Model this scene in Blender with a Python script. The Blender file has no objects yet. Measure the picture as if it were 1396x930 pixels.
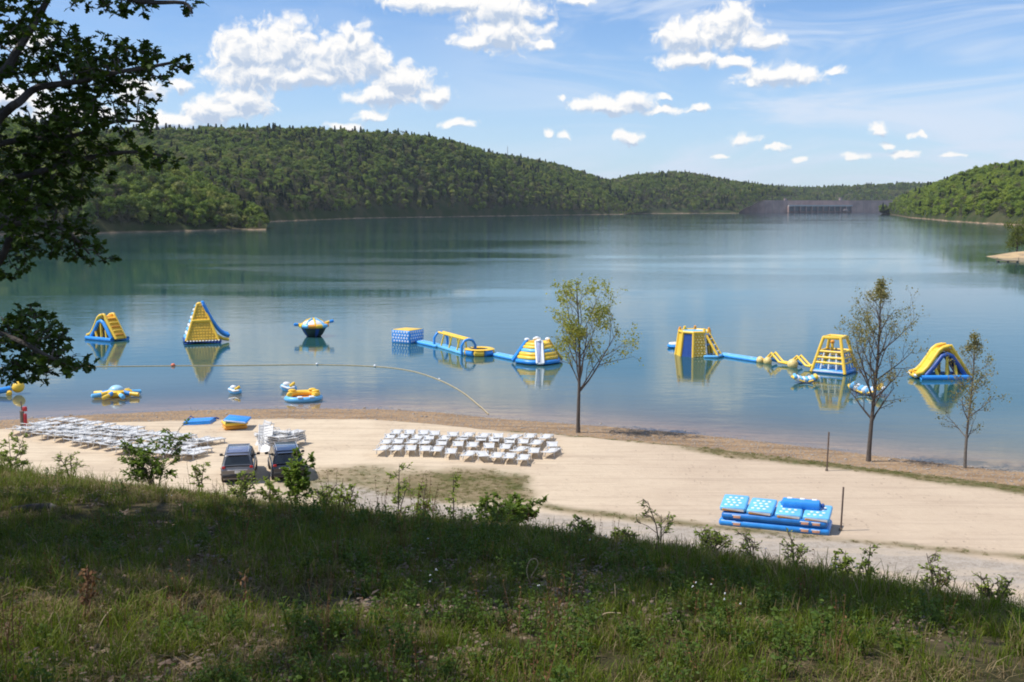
import bpy, bmesh, math, random
import numpy as np
from mathutils import Vector, Matrix, Euler, noise as mnoise
random.seed(7); rng = np.random.default_rng(7)
sc = bpy.context.scene
C = sc.collection
PI = math.pi
# ------------------------------------------------------------------ camera
H = 16.6; PITCH = 6.95; F = 1500.0          # eye height above the lake, pitch down, focal length in photo pixels
cam_d = bpy.data.cameras.new('camera'); cam = bpy.data.objects.new('camera', cam_d); C.objects.link(cam)
cam.location = (0, 0, H); cam.rotation_euler = (math.radians(90 - PITCH), 0, 0)
cam_d.sensor_width = 36; cam_d.lens = 36 * F / 1396; cam_d.clip_start = 0.05; cam_d.clip_end = 30000
sc.camera = cam
# ------------------------------------------------------------------ view + light
sc.view_settings.view_transform = 'Standard'; sc.view_settings.look = 'None'
sc.view_settings.gamma = 1; sc.view_settings.use_curve_mapping = False
sc.view_settings.exposure = 0.06
SUN_DIR = Vector((-0.53, -0.07, 0.845)).normalized()          # towards the sun
SUN_EL = math.asin(SUN_DIR.z); SUN_AZ = math.atan2(SUN_DIR.x, SUN_DIR.y)
sun_d = bpy.data.lights.new('sun', 'SUN'); sun = bpy.data.objects.new('sun', sun_d); C.objects.link(sun)
sun_d.energy = 4.8; sun_d.angle = math.radians(0.53); sun_d.color = (1, 0.955, 0.89)
sun.rotation_euler = (-SUN_DIR).to_track_quat('-Z', 'Y').to_euler(); sun.location = (-60, 10, 120)
SKY_STRENGTH = 0.115
CLOUD = 8.7
SKY_TINT = (0.86, 1.01, 1.24)
_p = math.radians(PITCH); _cp, _sp = math.cos(_p), math.sin(_p)
def ray(px, py):
    x = (px - 698) / F; y = (465 - py) / F
    return Vector((x, _cp + y * _sp, -_sp + y * _cp))        # unnormalised, forward = 1 along the view axis
def P(px, py, z=0.0):
    d = ray(px, py); t = (z - H) / d.z
    return Vector((d.x * t, d.y * t, z))
def AT(px, py, Y):                                           # point on the pixel's ray at world depth Y
    d = ray(px, py); t = Y / d.y
    return Vector((d.x * t, Y, H + d.z * t))
def proj(v):
    dz = v[2] - H; fz = v[1] * _cp - dz * _sp
    if fz <= 0.05: return None
    up = v[1] * _sp + dz * _cp
    return 698 + F * v[0] / fz, 465 - F * up / fz
# ------------------------------------------------------------------ node helpers
def NT(m):
    nt = m.node_tree; nt.nodes.clear(); return nt, nt.nodes, nt.links
def nd(nt, t, **kw):
    n = nt.nodes.new(t)
    for k, v in kw.items():
        if k.startswith('i_'):
            key = k[2:]; key = int(key) if key.isdigit() else key
            n.inputs[key].default_value = v
        else: setattr(n, k, v)
    return n
def mth(nt, op, a, b=None, c=None, clamp=False):
    n = nt.nodes.new('ShaderNodeMath'); n.operation = op; n.use_clamp = clamp
    for i, v in enumerate((a, b, c)):
        if v is None: continue
        if isinstance(v, (int, float)): n.inputs[i].default_value = v
        else: nt.links.new(v, n.inputs[i])
    return n.outputs[0]
def vmt(nt, op, a, b=None):
    n = nt.nodes.new('ShaderNodeVectorMath'); n.operation = op
    for i, v in enumerate((a, b)):
        if v is None: continue
        if isinstance(v, (tuple, list)): n.inputs[i].default_value = v
        else: nt.links.new(v, n.inputs[i])
    return n.outputs['Value'] if op in ('LENGTH', 'DOT_PRODUCT') else n.outputs['Vector']
def mixc(nt, fac, a, b, mode='MIX'):
    n = nt.nodes.new('ShaderNodeMix'); n.data_type = 'RGBA'; n.blend_type = mode; n.clamp_factor = True
    for s, v in ((n.inputs[0], fac), (n.inputs[6], a), (n.inputs[7], b)):
        if isinstance(v, (int, float)): s.default_value = v
        elif isinstance(v, (tuple, list)): s.default_value = (*v[:3], 1)
        else: nt.links.new(v, s)
    return n.outputs[2]
def sstep(nt, v, lo, hi, a=0.0, b=1.0):
    n = nt.nodes.new('ShaderNodeMapRange'); n.interpolation_type = 'SMOOTHSTEP'
    nt.links.new(v, n.inputs[0]); n.inputs[1].default_value = lo; n.inputs[2].default_value = hi
    n.inputs[3].default_value = a; n.inputs[4].default_value = b
    return n.outputs[0]
def noise_n(nt, vec, scale, detail=4, rough=0.5, dist=0.0, dim='3D'):
    n = nt.nodes.new('ShaderNodeTexNoise'); n.noise_dimensions = dim
    nt.links.new(vec, n.inputs['Vector'])
    n.inputs['Scale'].default_value = scale; n.inputs['Detail'].default_value = detail
    n.inputs['Roughness'].default_value = rough; n.inputs['Distortion'].default_value = dist
    return n.outputs['Fac']
def vscale(nt, vec, s):
    return vmt(nt, 'MULTIPLY', vec, s)
# ------------------------------------------------------------------ sky with clouds (by direction)
world = bpy.data.worlds.new('World'); sc.world = world; world.use_nodes = True
wt = world.node_tree; wt.nodes.clear()
sky = nd(wt, 'ShaderNodeTexSky', sky_type='NISHITA', sun_disc=False, sun_elevation=SUN_EL, sun_rotation=SUN_AZ,
         altitude=200, air_density=1.0, dust_density=0.25, ozone_density=3.0)
CL = [(330,72,40,36),(385,68,60,40),(350,100,75,22),(450,82,58,32),(482,62,32,28),(474,42,13,13),(505,84,34,24),
 (545,112,48,26),(590,132,24,13),(520,130,48,16),(330,138,45,26),(285,152,42,20),(236,166,52,13),(246,117,15,9),
 (468,174,25,7),(500,158,26,8),(415,102,100,15),
 (610,4,92,15),(680,12,70,24),(690,46,60,25),(650,56,40,13),(792,0,26,8),(740,62,13,8),
 (935,50,45,24),(990,38,48,27),(1000,18,24,15),(1040,56,28,10),(942,82,46,14),(1000,84,38,10),
 (1062,104,60,15),(1032,112,40,10),(1140,97,18,6),(830,144,52,13),(862,138,32,13),(902,152,50,9),(955,147,22,8),
 (765,132,9,5),(905,132,12,5),(765,187,13,7),(745,181,8,8),(860,188,20,9),(1012,189,26,8),(1058,201,18,6),
 (1197,178,18,8),(1210,196,13,5),(1250,183,6,4),(1165,213,18,6),(1232,209,26,7),(1300,211,16,4),(1092,218,14,4),
 (985,211,15,4),(627,170,26,7),(20,135,50,20),(190,125,26,16),(100,155,60,14),(40,60,30,14),
 (-160,90,90,40),(-330,140,90,25),(1560,110,90,24),(1700,60,80,40),(1500,-120,160,40),(900,-200,200,50),(200,-220,200,60)]
def azel(px, py):
    d = ray(px, py).normalized(); return math.atan2(d.x, d.y), math.asin(d.z)
tc = nd(wt, 'ShaderNodeTexCoord'); sx = nd(wt, 'ShaderNodeSeparateXYZ'); wt.links.new(tc.outputs['Generated'], sx.inputs[0])
az = mth(wt, 'MULTIPLY', mth(wt, 'ARCTAN2', sx.outputs[0], sx.outputs[1]), 100)
el = mth(wt, 'MULTIPLY', mth(wt, 'ARCSINE', sx.outputs[2]), 100)
cb = nd(wt, 'ShaderNodeCombineXYZ'); wt.links.new(az, cb.inputs[0]); wt.links.new(el, cb.inputs[1])
ang = cb.outputs[0]
# thin cirrus veil, mostly on the right of the lake
cirr = noise_n(wt, vscale(wt, ang, (0.05, 0.22, 1)), 1.0, 4, 0.6, 0.6, '2D')
cirr = mth(wt, 'MULTIPLY', sstep(wt, cirr, 0.34, 0.68), sstep(wt, az, -10, 14, 0.12, 0.80))
tint = mixc(wt, 1.0, sky.outputs[0], SKY_TINT, 'MULTIPLY')
low = sstep(wt, el, 0.0, 18, 0.45, 0.0)
tint = mixc(wt, low, tint, (5.2, 6.6, 8.3))
base = mixc(wt, cirr, tint, (0.70 * CLOUD, 0.79 * CLOUD, 0.93 * CLOUD))
def bgnode(colr):
    b_ = nd(wt, 'ShaderNodeBackground'); b_.inputs[1].default_value = SKY_STRENGTH; wt.links.new(colr, b_.inputs[0]); return b_.outputs[0]
def sector(name, a0, a1):
    """cumulus field for one slice of azimuth; the slices meet without a seam"""
    cg = bpy.data.node_groups.new(name, 'ShaderNodeTree')
    cg.interface.new_socket('Vector', in_out='INPUT', socket_type='NodeSocketVector')
    cg.interface.new_socket('D', in_out='OUTPUT', socket_type='NodeSocketFloat')
    gi = cg.nodes.new('NodeGroupInput'); go = cg.nodes.new('NodeGroupOutput'); v1 = gi.outputs[0]
    acc = None
    for (px, py, rx, ry) in CL:
        a, e = azel(px, py); a *= 100; e *= 100; k_ = 1.12 if rx > 30 else 1.3; rx, ry = rx * k_, ry * (k_ + .04)
        if a + rx / 15 * 2.0 < a0 - 1 or a - rx / 15 * 2.0 > a1 + 1: continue
        w = vmt(cg, 'MULTIPLY', vmt(cg, 'SUBTRACT', v1, (a, e, 0)), (15.0 / rx, 15.0 / ry, 0))
        d = mth(cg, 'MULTIPLY_ADD', vmt(cg, 'LENGTH', w), -1.0, 1.0 if min(rx, ry) > 12 else 0.80)
        acc = d if acc is None else mth(cg, 'SMOOTH_MAX', acc, d, 0.2)
    cg.links.new(mth(cg, 'MULTIPLY_ADD', acc, 1.75, 0.12), go.inputs[0])
    def at_(vec):
        g = wt.nodes.new('ShaderNodeGroup'); g.node_tree = cg; wt.links.new(vec, g.inputs[0]); return g.outputs[0]
    wn = nd(wt, 'ShaderNodeTexNoise', noise_dimensions='2D'); wt.links.new(ang, wn.inputs['Vector'])
    wn.inputs['Scale'].default_value = 0.42; wn.inputs['Detail'].default_value = 3
    wv = vmt(wt, 'MULTIPLY', vmt(wt, 'SUBTRACT', wn.outputs['Color'], (0.5, 0.5, 0.5)), (2.2, 1.1, 0))
    v = vmt(wt, 'ADD', ang, wv); vu = vmt(wt, 'ADD', v, (-0.22, 0.6, 0))
    def det(vv):
        vz = nd(wt, 'ShaderNodeTexVoronoi', voronoi_dimensions='2D', feature='SMOOTH_F1'); wt.links.new(vv, vz.inputs['Vector'])
        vz.inputs['Scale'].default_value = 1.0; vz.inputs['Detail'].default_value = 2.0; vz.inputs['Smoothness'].default_value = 0.6
        n1 = noise_n(wt, vv, 0.9, 6, 0.60, 0.0, '2D')
        return mth(wt, 'ADD', mth(wt, 'MULTIPLY_ADD', n1, 1.25, -0.62), mth(wt, 'MULTIPLY_ADD', vz.outputs['Distance'], -0.62, 0.21))
    Dc = mth(wt, 'ADD', at_(v), det(v)); Du = mth(wt, 'ADD', at_(vu), det(vu))
    alpha = sstep(wt, Dc, -0.22, 0.72)
    lit = mth(wt, 'MULTIPLY_ADD', mth(wt, 'SUBTRACT', Dc, Du), 0.85, 0.66, clamp=True)
    lit = mth(wt, 'SUBTRACT', lit, mth(wt, 'MULTIPLY', sstep(wt, Du, 0.5, 1.5), 0.34), clamp=True)
    ccol = mixc(wt, lit, (0.50 * CLOUD, 0.60 * CLOUD, 0.76 * CLOUD), (1.02 * CLOUD, 1.0 * CLOUD, 0.97 * CLOUD))
    return bgnode(mixc(wt, mth(wt, 'MULTIPLY', alpha, 0.97), base, ccol))
cuts = [azel(p_, 150)[0] * 100 for p_ in (-500, 180, 575, 815, 1120, 1900)]
cur = bgnode(base); inel = mth(wt, 'MULTIPLY', mth(wt, 'GREATER_THAN', el, -0.5), mth(wt, 'LESS_THAN', el, 50))
for k_ in range(len(cuts) - 1):
    fac = mth(wt, 'MULTIPLY', inel, mth(wt, 'MULTIPLY', mth(wt, 'GREATER_THAN', az, cuts[k_]), mth(wt, 'LESS_THAN', az, cuts[k_ + 1])))
    mx_ = nd(wt, 'ShaderNodeMixShader'); wt.links.new(fac, mx_.inputs[0]); wt.links.new(cur, mx_.inputs[1])
    wt.links.new(sector('cumulus_field', cuts[k_], cuts[k_ + 1]), mx_.inputs[2]); cur = mx_.outputs[0]
wo = nd(wt, 'ShaderNodeOutputWorld'); wt.links.new(cur, wo.inputs[0])
world.cycles.sampling_method = 'MANUAL'; world.cycles.sample_map_resolution = 512
sc.cycles.filter_width = 1.9
sc.cycles.max_bounces = 6; sc.cycles.transparent_max_bounces = 8
# ------------------------------------------------------------------ materials
MATS = {}
def M(name, base, rough=0.6, var=0.12, scale=3.0, bump=0.0, bscale=20.0, metal=0.0, coat=0.0, second=None, spec=0.5, coords='Object'):
    if name in MATS: return MATS[name]
    m = bpy.data.materials.new(name); m.use_nodes = True; nt, N, L = NT(m)
    tc = nd(nt, 'ShaderNodeTexCoord'); co = tc.outputs[coords]
    n = noise_n(nt, co, scale, 5, 0.6)
    sec = second or tuple(c * (1 - var * 2) for c in base)
    f = sstep(nt, n, 0.35, 0.68)
    if second is None: f = mth(nt, 'MULTIPLY', f, 1.0)
    col = mixc(nt, f, base, sec)
    b = nd(nt, 'ShaderNodeBsdfPrincipled'); L.new(col, b.inputs['Base Color'])
    b.inputs['Roughness'].default_value = rough; b.inputs['Metallic'].default_value = metal
    b.inputs['Coat Weight'].default_value = coat; b.inputs['Specular IOR Level'].default_value = spec
    if bump:
        bn = nd(nt, 'ShaderNodeBump'); bn.inputs['Strength'].default_value = bump; bn.inputs['Distance'].default_value = 0.05
        L.new(noise_n(nt, co, bscale, 4, 0.6), bn.inputs['Height']); L.new(bn.outputs[0], b.inputs['Normal'])
    o = nd(nt, 'ShaderNodeOutputMaterial'); L.new(b.outputs[0], o.inputs[0])
    MATS[name] = m; return m
def leafmat(name, cols, trans=0.35, rough=0.5, per='island', scale=1.0, spec=0.12):
    """foliage: colour varies per leaf / per instance; some light passes through"""
    if name in MATS: return MATS[name]
    m = bpy.data.materials.new(name); m.use_nodes = True; nt, N, L = NT(m)
    if per == 'island':
        g = nd(nt, 'ShaderNodeNewGeometry'); r = g.outputs['Random Per Island']
    elif per == 'object':
        g = nd(nt, 'ShaderNodeObjectInfo'); r = g.outputs['Random']
    rp = nd(nt, 'ShaderNodeValToRGB'); L.new(r, rp.inputs[0])
    cr = rp.color_ramp; k = len(cols)
    cr.elements[0].position = 0; cr.elements[0].color = (*cols[0], 1)
    cr.elements[1].position = 1; cr.elements[1].color = (*cols[-1], 1)
    for i in range(1, k - 1):
        e = cr.elements.new(i / (k - 1)); e.color = (*cols[i], 1)
    tc = nd(nt, 'ShaderNodeTexCoord')
    n = noise_n(nt, tc.outputs['Object'], scale, 3, 0.6)
    if per == 'object':
        gp = nd(nt, 'ShaderNodeNewGeometry'); pn = noise_n(nt, gp.outputs['Position'], 0.012, 4, 0.6)
        r2 = mth(nt, 'ADD', mth(nt, 'MULTIPLY', r, 0.55), mth(nt, 'MULTIPLY_ADD', pn, 1.5, -0.52), clamp=True); L.new(r2, rp.inputs[0])
    col = mixc(nt, sstep(nt, n, 0.3, 0.7, 0.0, 0.5), rp.outputs[0], mixc(nt, 1.0, rp.outputs[0], (0.55, 0.6, 0.5), 'MULTIPLY'))
    d = nd(nt, 'ShaderNodeBsdfPrincipled'); L.new(col, d.inputs['Base Color']); d.inputs['Roughness'].default_value = rough
    d.inputs['Specular IOR Level'].default_value = spec
    t = nd(nt, 'ShaderNodeBsdfTranslucent'); L.new(mixc(nt, 1.0, col, (1.25, 1.3, 0.7), 'MULTIPLY'), t.inputs[0])
    mx = nd(nt, 'ShaderNodeMixShader'); mx.inputs[0].default_value = trans
    L.new(d.outputs[0], mx.inputs[1]); L.new(t.outputs[0], mx.inputs[2])
    o = nd(nt, 'ShaderNodeOutputMaterial'); L.new(mx.outputs[0], o.inputs[0])
    MATS[name] = m; return m
# ------------------------------------------------------------------ mesh builder
def rbox(sx, sy, sz, bev=0.0, seg=2):
    bm = bmesh.new(); bmesh.ops.create_cube(bm, size=1.0)
    for v in bm.verts: v.co = Vector((v.co.x * sx, v.co.y * sy, v.co.z * sz))
    if bev > 0: bmesh.ops.bevel(bm, geom=list(bm.edges), offset=min(bev, 0.49 * min(sx, sy, sz)), segments=seg, profile=0.5, affect='EDGES')
    bm.verts.index_update()
    V = [tuple(v.co) for v in bm.verts]; Fc = [tuple(v.index for v in f.verts) for f in bm.faces]; bm.free()
    return V, Fc
class MB:
    def __init__(s): s.v = []; s.f = []; s.m = []
    def add(s, V, Fc, mi=0, mat=None):
        o = len(s.v)
        s.v += [tuple(mat @ Vector(p)) for p in V] if mat is not None else [tuple(p) for p in V]
        s.f += [tuple(i + o for i in f) for f in Fc]; s.m += [mi] * len(Fc); return s
    def box(s, c, size, mi=0, bev=0.0, rot=None, seg=2):
        V, Fc = rbox(*size, bev, seg); m = Matrix.Translation(c)
        if rot is not None: m = m @ (rot if isinstance(rot, Matrix) else Euler(rot).to_matrix().to_4x4())
        return s.add(V, Fc, mi, m)
    def slab(s, a, b, width, thick, mi=0, bev=0.05, up=Vector((0, 0, 1))):      # slab from a to b
        a = Vector(a); b = Vector(b); d = b - a; L = d.length; x = d.normalized(); y = up.cross(x).normalized(); z = x.cross(y)
        m = Matrix((x, y, z)).transposed().to_4x4(); m.translation = (a + b) / 2
        V, Fc = rbox(L, width, thick, bev); return s.add(V, Fc, mi, m)
    def tube(s, pts, r, n=8, mi=0, caps=True, closed=False, flat=None):
        pts = [Vector(p) for p in pts]; k = len(pts)
        rs = r if isinstance(r, (list, tuple)) else [r] * k
        if closed: caps = False
        V = []; prev = None
        for i, p in enumerate(pts):
            if closed: t = (pts[(i + 1) % k] - pts[i - 1])
            else: t = (pts[min(i + 1, k - 1)] - pts[max(i - 1, 0)])
            if t.length < 1e-9: t = Vector((0, 0, 1))
            t.normalize()
            if prev is None:
                a = Vector((0, 0, 1)) if abs(t.z) < 0.9 else Vector((1, 0, 0)); u = t.cross(a).normalized()
            else:
                u = prev - t * prev.dot(t)
                u = u.normalized() if u.length > 1e-6 else t.orthogonal().normalized()
            prev = u; w = t.cross(u)
            for j in range(n):
                an = 2 * PI * j / n
                V.append(p + (u * math.cos(an) + w * math.sin(an)) * rs[i])
        Fc = []
        for i in range(k if closed else k - 1):
            for j in range(n):
                a = i * n + j; b = i * n + (j + 1) % n; c = ((i + 1) % k) * n + (j + 1) % n; d = ((i + 1) % k) * n + j
                Fc.append((a, b, c, d))
        if caps:
            for e, sg in ((0, -1), (k - 1, 1)):          # rounded ends
                t = (pts[1] - pts[0]).normalized() * -1 if e == 0 else (pts[-1] - pts[-2]).normalized()
                o = len(V); V.append(pts[e] + t * rs[e] * 0.55)
                for j in range(n):
                    a = e * n + j; b = e * n + (j + 1) % n
                    Fc.append((o, b, a) if sg < 0 else (o, a, b))
        return s.add(V, Fc, mi)
    def ell(s, c, r, nu=16, nv=10, mi=0, v0=0.0, v1=1.0, rot=None):
        if isinstance(r, (int, float)): r = (r, r, r)
        V = []; Fc = []
        for i in range(nv + 1):
            th = PI * (v0 + (v1 - v0) * i / nv)
            for j in range(nu):
                ph = 2 * PI * j / nu
                V.append(Vector((r[0] * math.sin(th) * math.cos(ph), r[1] * math.sin(th) * math.sin(ph), r[2] * math.cos(th))))
        for i in range(nv):
            for j in range(nu):
                Fc.append((i * nu + j, (i + 1) * nu + j, (i + 1) * nu + (j + 1) % nu, i * nu + (j + 1) % nu))
        m = Matrix.Translation(c)
        if rot is not None: m = m @ Euler(rot).to_matrix().to_4x4()
        return s.add(V, Fc, mi, m)
    def lathe(s, prof, n=20, mi=0, c=(0, 0, 0), mis=None):
        V = []; Fc = []; k = len(prof)
        for (r, z) in prof:
            for j in range(n):
                a = 2 * PI * j / n; V.append((c[0] + r * math.cos(a), c[1] + r * math.sin(a), c[2] + z))
        o = len(s.v); s.v += V
        for i in range(k - 1):
            for j in range(n):
                s.f.append((o + i * n + j, o + i * n + (j + 1) % n, o + (i + 1) * n + (j + 1) % n, o + (i + 1) * n + j))
                s.m.append(mis(j, i) if mis else mi)
        return s
    def quadstrip(s, rows, mi=0):                       # rows of equal length points
        V = [p for r in rows for p in r]; w = len(rows[0]); Fc = []
        for i in range(len(rows) - 1):
            for j in range(w - 1): Fc.append((i * w + j, i * w + j + 1, (i + 1) * w + j + 1, (i + 1) * w + j))
        return s.add(V, Fc, mi)
    def build(s, name, mats, parent=None, smooth=True, loc=None, rotz=0.0, col=None):
        if not isinstance(mats, (list, tuple)): mats = [mats]
        me = bpy.data.meshes.new(name); me.from_pydata([tuple(p) for p in s.v], [], s.f)
        for m in mats: me.materials.append(m)
        me.polygons.foreach_set('material_index', s.m)
        me.polygons.foreach_set('use_smooth', [smooth] * len(s.f))
        if smooth:
            try: me.set_sharp_from_angle(angle=math.radians(50))
            except Exception: pass
        me.update()
        o = bpy.data.objects.new(name, me); (col or C).objects.link(o)
        if parent is not None: o.parent = parent
        if loc is not None: o.location = loc; o.rotation_euler = (0, 0, rotz)
        return o
def tag(o, label=None, cat=None, group=None, kind=None):
    if label: o['label'] = label
    if cat: o['category'] = cat
    if group: o['group'] = group
    if kind: o['kind'] = kind
    return o
def thing(name, label, cat, loc=(0, 0, 0), rotz=0.0, group=None, rel=None):
    o = bpy.data.objects.new(name, None); C.objects.link(o); o.empty_display_size = 0.3
    loc = Vector(loc)
    if rel is not None: rotz = math.atan2(-loc.x, loc.y) + math.radians(rel)
    o.location = loc; o.rotation_euler = (0, 0, rotz)
    return tag(o, label, cat, group)
def kids(o): return [c for c in C.objects if c.parent == o]
def copy_tree(root, loc, rotz, label, group=None, kidlist=None):
    r = root.copy(); C.objects.link(r); r.location = loc; r.rotation_euler = (root.rotation_euler[0], root.rotation_euler[1], rotz)
    r['label'] = label
    if group: r['group'] = group
    for ch in kidlist:
        c = ch.copy(); C.objects.link(c); c.parent = r
    return r
ORD = ['zeroth', 'first', 'second', 'third', 'fourth', 'fifth', 'sixth', 'seventh', 'eighth', 'ninth', 'tenth', 'eleventh', 'twelfth',
       'thirteenth', 'fourteenth', 'fifteenth', 'sixteenth', 'seventeenth', 'eighteenth', 'nineteenth', 'twentieth']
# ------------------------------------------------------------------ instance scatter for "stuff"
def gn_scatter(name, pts, rots, scls, ids, protos, kind='stuff', label=None):
    pc = bpy.data.collections.new(name + '_kinds')
    for i, p in enumerate(protos):
        p.name = 'k%02d_' % i + name; pc.objects.link(p)
    me = bpy.data.meshes.new(name); me.from_pydata([tuple(p) for p in pts], [], [])
    a = me.attributes.new('rot', 'FLOAT_VECTOR', 'POINT'); a.data.foreach_set('vector', np.array(rots, dtype=np.float32).ravel())
    a = me.attributes.new('scl', 'FLOAT_VECTOR', 'POINT'); a.data.foreach_set('vector', np.array(scls, dtype=np.float32).ravel())
    a = me.attributes.new('vid', 'INT', 'POINT'); a.data.foreach_set('value', np.array(ids, dtype=np.int32))
    o = bpy.data.objects.new(name, me); C.objects.link(o)
    g = bpy.data.node_groups.new(name + '_scatter', 'GeometryNodeTree')
    g.interface.new_socket('Geometry', in_out='INPUT', socket_type='NodeSocketGeometry')
    g.interface.new_socket('Geometry', in_out='OUTPUT', socket_type='NodeSocketGeometry')
    gi = g.nodes.new('NodeGroupInput'); go = g.nodes.new('NodeGroupOutput')
    ci = g.nodes.new('GeometryNodeCollectionInfo'); ci.inputs['Collection'].default_value = pc
    ci.inputs['Separate Children'].default_value = True; ci.inputs['Reset Children'].default_value = True
    ip = g.nodes.new('GeometryNodeInstanceOnPoints'); ip.inputs['Pick Instance'].default_value = True
    def na(nm, dt):
        n = g.nodes.new('GeometryNodeInputNamedAttribute'); n.data_type = dt; n.inputs['Name'].default_value = nm
        return [s for s in n.outputs if s.enabled and s.name == 'Attribute'][0]
    L = g.links
    L.new(gi.outputs[0], ip.inputs['Points']); L.new(ci.outputs[0], ip.inputs['Instance'])
    L.new(na('vid', 'INT'), ip.inputs['Instance Index']); L.new(na('rot', 'FLOAT_VECTOR'), ip.inputs['Rotation'])
    L.new(na('scl', 'FLOAT_VECTOR'), ip.inputs['Scale']); L.new(ip.outputs[0], go.inputs[0])
    md = o.modifiers.new('scatter', 'NODES'); md.node_group = g
    if kind: o['kind'] = kind
    if label: o['label'] = label
    return o
HOLD = bpy.data.collections.new('instance_kinds')       # never linked to the scene
# ================================================================== TERRAIN
def fbm(x, y, s, oct=4, seed=0.0):
    """cheap value-noise fbm, vectorised"""
    x = np.asarray(x, float) / s; y = np.asarray(y, float) / s; out = 0; amp = 0.5; tot = 0
    for o in range(oct):
        xi = np.floor(x); yi = np.floor(y); fx = x - xi; fy = y - yi
        fx = fx * fx * (3 - 2 * fx); fy = fy * fy * (3 - 2 * fy)
        def h(a, b):
            q = np.sin(a * 127.1 + b * 311.7 + seed * 74.7 + o * 17.3) * 43758.5453
            return q - np.floor(q)
        v = (h(xi, yi) * (1 - fx) + h(xi + 1, yi) * fx) * (1 - fy) + (h(xi, yi + 1) * (1 - fx) + h(xi + 1, yi + 1) * fx) * fy
        out = out + v * amp; tot += amp; amp *= 0.5; x = x * 2.03 + 5.2; y = y * 2.03 + 1.3
    return out / tot
def smin(a, b, k):
    h = np.clip(0.5 + 0.5 * (b - a) / k, 0, 1); return b * (1 - h) + a * h - k * h * (1 - h)
def smax(a, b, k): return -smin(-a, -b, k)
def ss(x, a, b):
    t = np.clip((x - a) / (b - a), 0, 1); return t * t * (3 - 2 * t)
_sh = [P(a, b, 0) for a, b in [(-500,598),(-250,585),(0,573),(120,566),(250,560),(400,557),(520,558),(600,563),(680,571),(780,578),(900,588),
       (1000,598),(1100,610),(1200,622),(1300,634),(1396,645),(1550,664),(1800,700)]]
SX = np.array([-2500] + [p.x for p in _sh] + [2500]); SY = np.array([_sh[0].y - 10] + [p.y for p in _sh] + [_sh[-1].y - 15])
def shore_y(x): return np.interp(x, SX, SY)
def crest_y(x): return np.clip(12.4 - 0.78 * x, 4.5, 30)
def toe_y(x): return np.maximum(43 - 0.32 * x, 26)
def ground(x, y):
    x = np.asarray(x, float); y = np.asarray(y, float)
    d = shore_y(x) - y + 0.5 * (fbm(x, y, 3.0, 3, 1) - 0.5)       # metres inland
    beach = np.where(d > 0, 0.045 * np.minimum(d, 9) + 0.45 * ss(d, 6.0, 9.5) + 0.012 * np.clip(d - 8, 0, 30), np.maximum(0.042 * d - 0.0016 * d * d, -8))
    beach = beach + 0.12 * ss(d, 8.2, 9.2) * (1 - ss(d, 10, 13)) * (fbm(x, y, 1.4, 3, 6))   # little sand lip
    beach = beach + 0.05 * (fbm(x, y, 2.2, 3, 2) - 0.5) * ss(d, 2, 6)
    # hollow where the beach drops to the track
    gd = y - toe_y(x)
    plane = 14.9 - 0.15 * np.maximum(y, -25) - 0.045 * np.clip(x, 0, 12) + 0.35 * (fbm(x, y, 5, 3, 3) - 0.5) + 0.10 * (fbm(x, y, 1.2, 2, 4) - 0.5)
    yc = crest_y(x); zc = 14.9 - 0.15 * yc - 0.045 * np.clip(x, 0, 12); yt = toe_y(x)
    slope = zc - (y - yc) * (zc - 1.2) / (yt - yc) + 0.5 * (fbm(x, y, 6, 3, 5) - 0.5)
    hill = smin(plane, slope, 0.9)
    z = smax(hill, beach, 0.5)
    return np.where(y > yt + 6, beach, z)
def gz(x, y): return float(ground(np.array([x]), np.array([y]))[0])
def G(px, py):
    """where the photo's ray meets the ground"""
    z = 1.1
    for _ in range(14):
        p = P(px, py, z); z = 0.5 * z + 0.5 * gz(p.x, p.y)
    p = P(px, py, z); p.z = gz(p.x, p.y); return p
def GH(px, py):
    """first hit of the ray with the foreground slope"""
    d = ray(px, py); t = 2.0
    while t < 80:
        x, y, z = d.x * t, d.y * t, H + d.z * t
        if z < gz(x, y): return Vector((x, y, gz(x, y)))
        t += 0.1
    return Vector((d.x * t, d.y * t, gz(d.x * t, d.y * t)))
def axis(segs):
    out = []
    for a, b, n in segs: out += list(np.linspace(a, b, n, endpoint=False))
    return out + [segs[-1][1]]
gx = np.array(axis([(-6500,-1500,5),(-1500,-300,8),(-300,-60,24),(-60,-48,20),(-48,42,260),(42,60,24),(60,300,24),(300,1500,8),(1500,6500,5)]))
gy = np.array(axis([(-3000,-300,5),(-300,-30,14),(-30,3,22),(3,26,80),(26,104,230),(104,150,30),(150,400,14),(400,1500,8),(1500,6500,8)]))
X, Y = np.meshgrid(gx, gy); Z = ground(X, Y)
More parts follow.
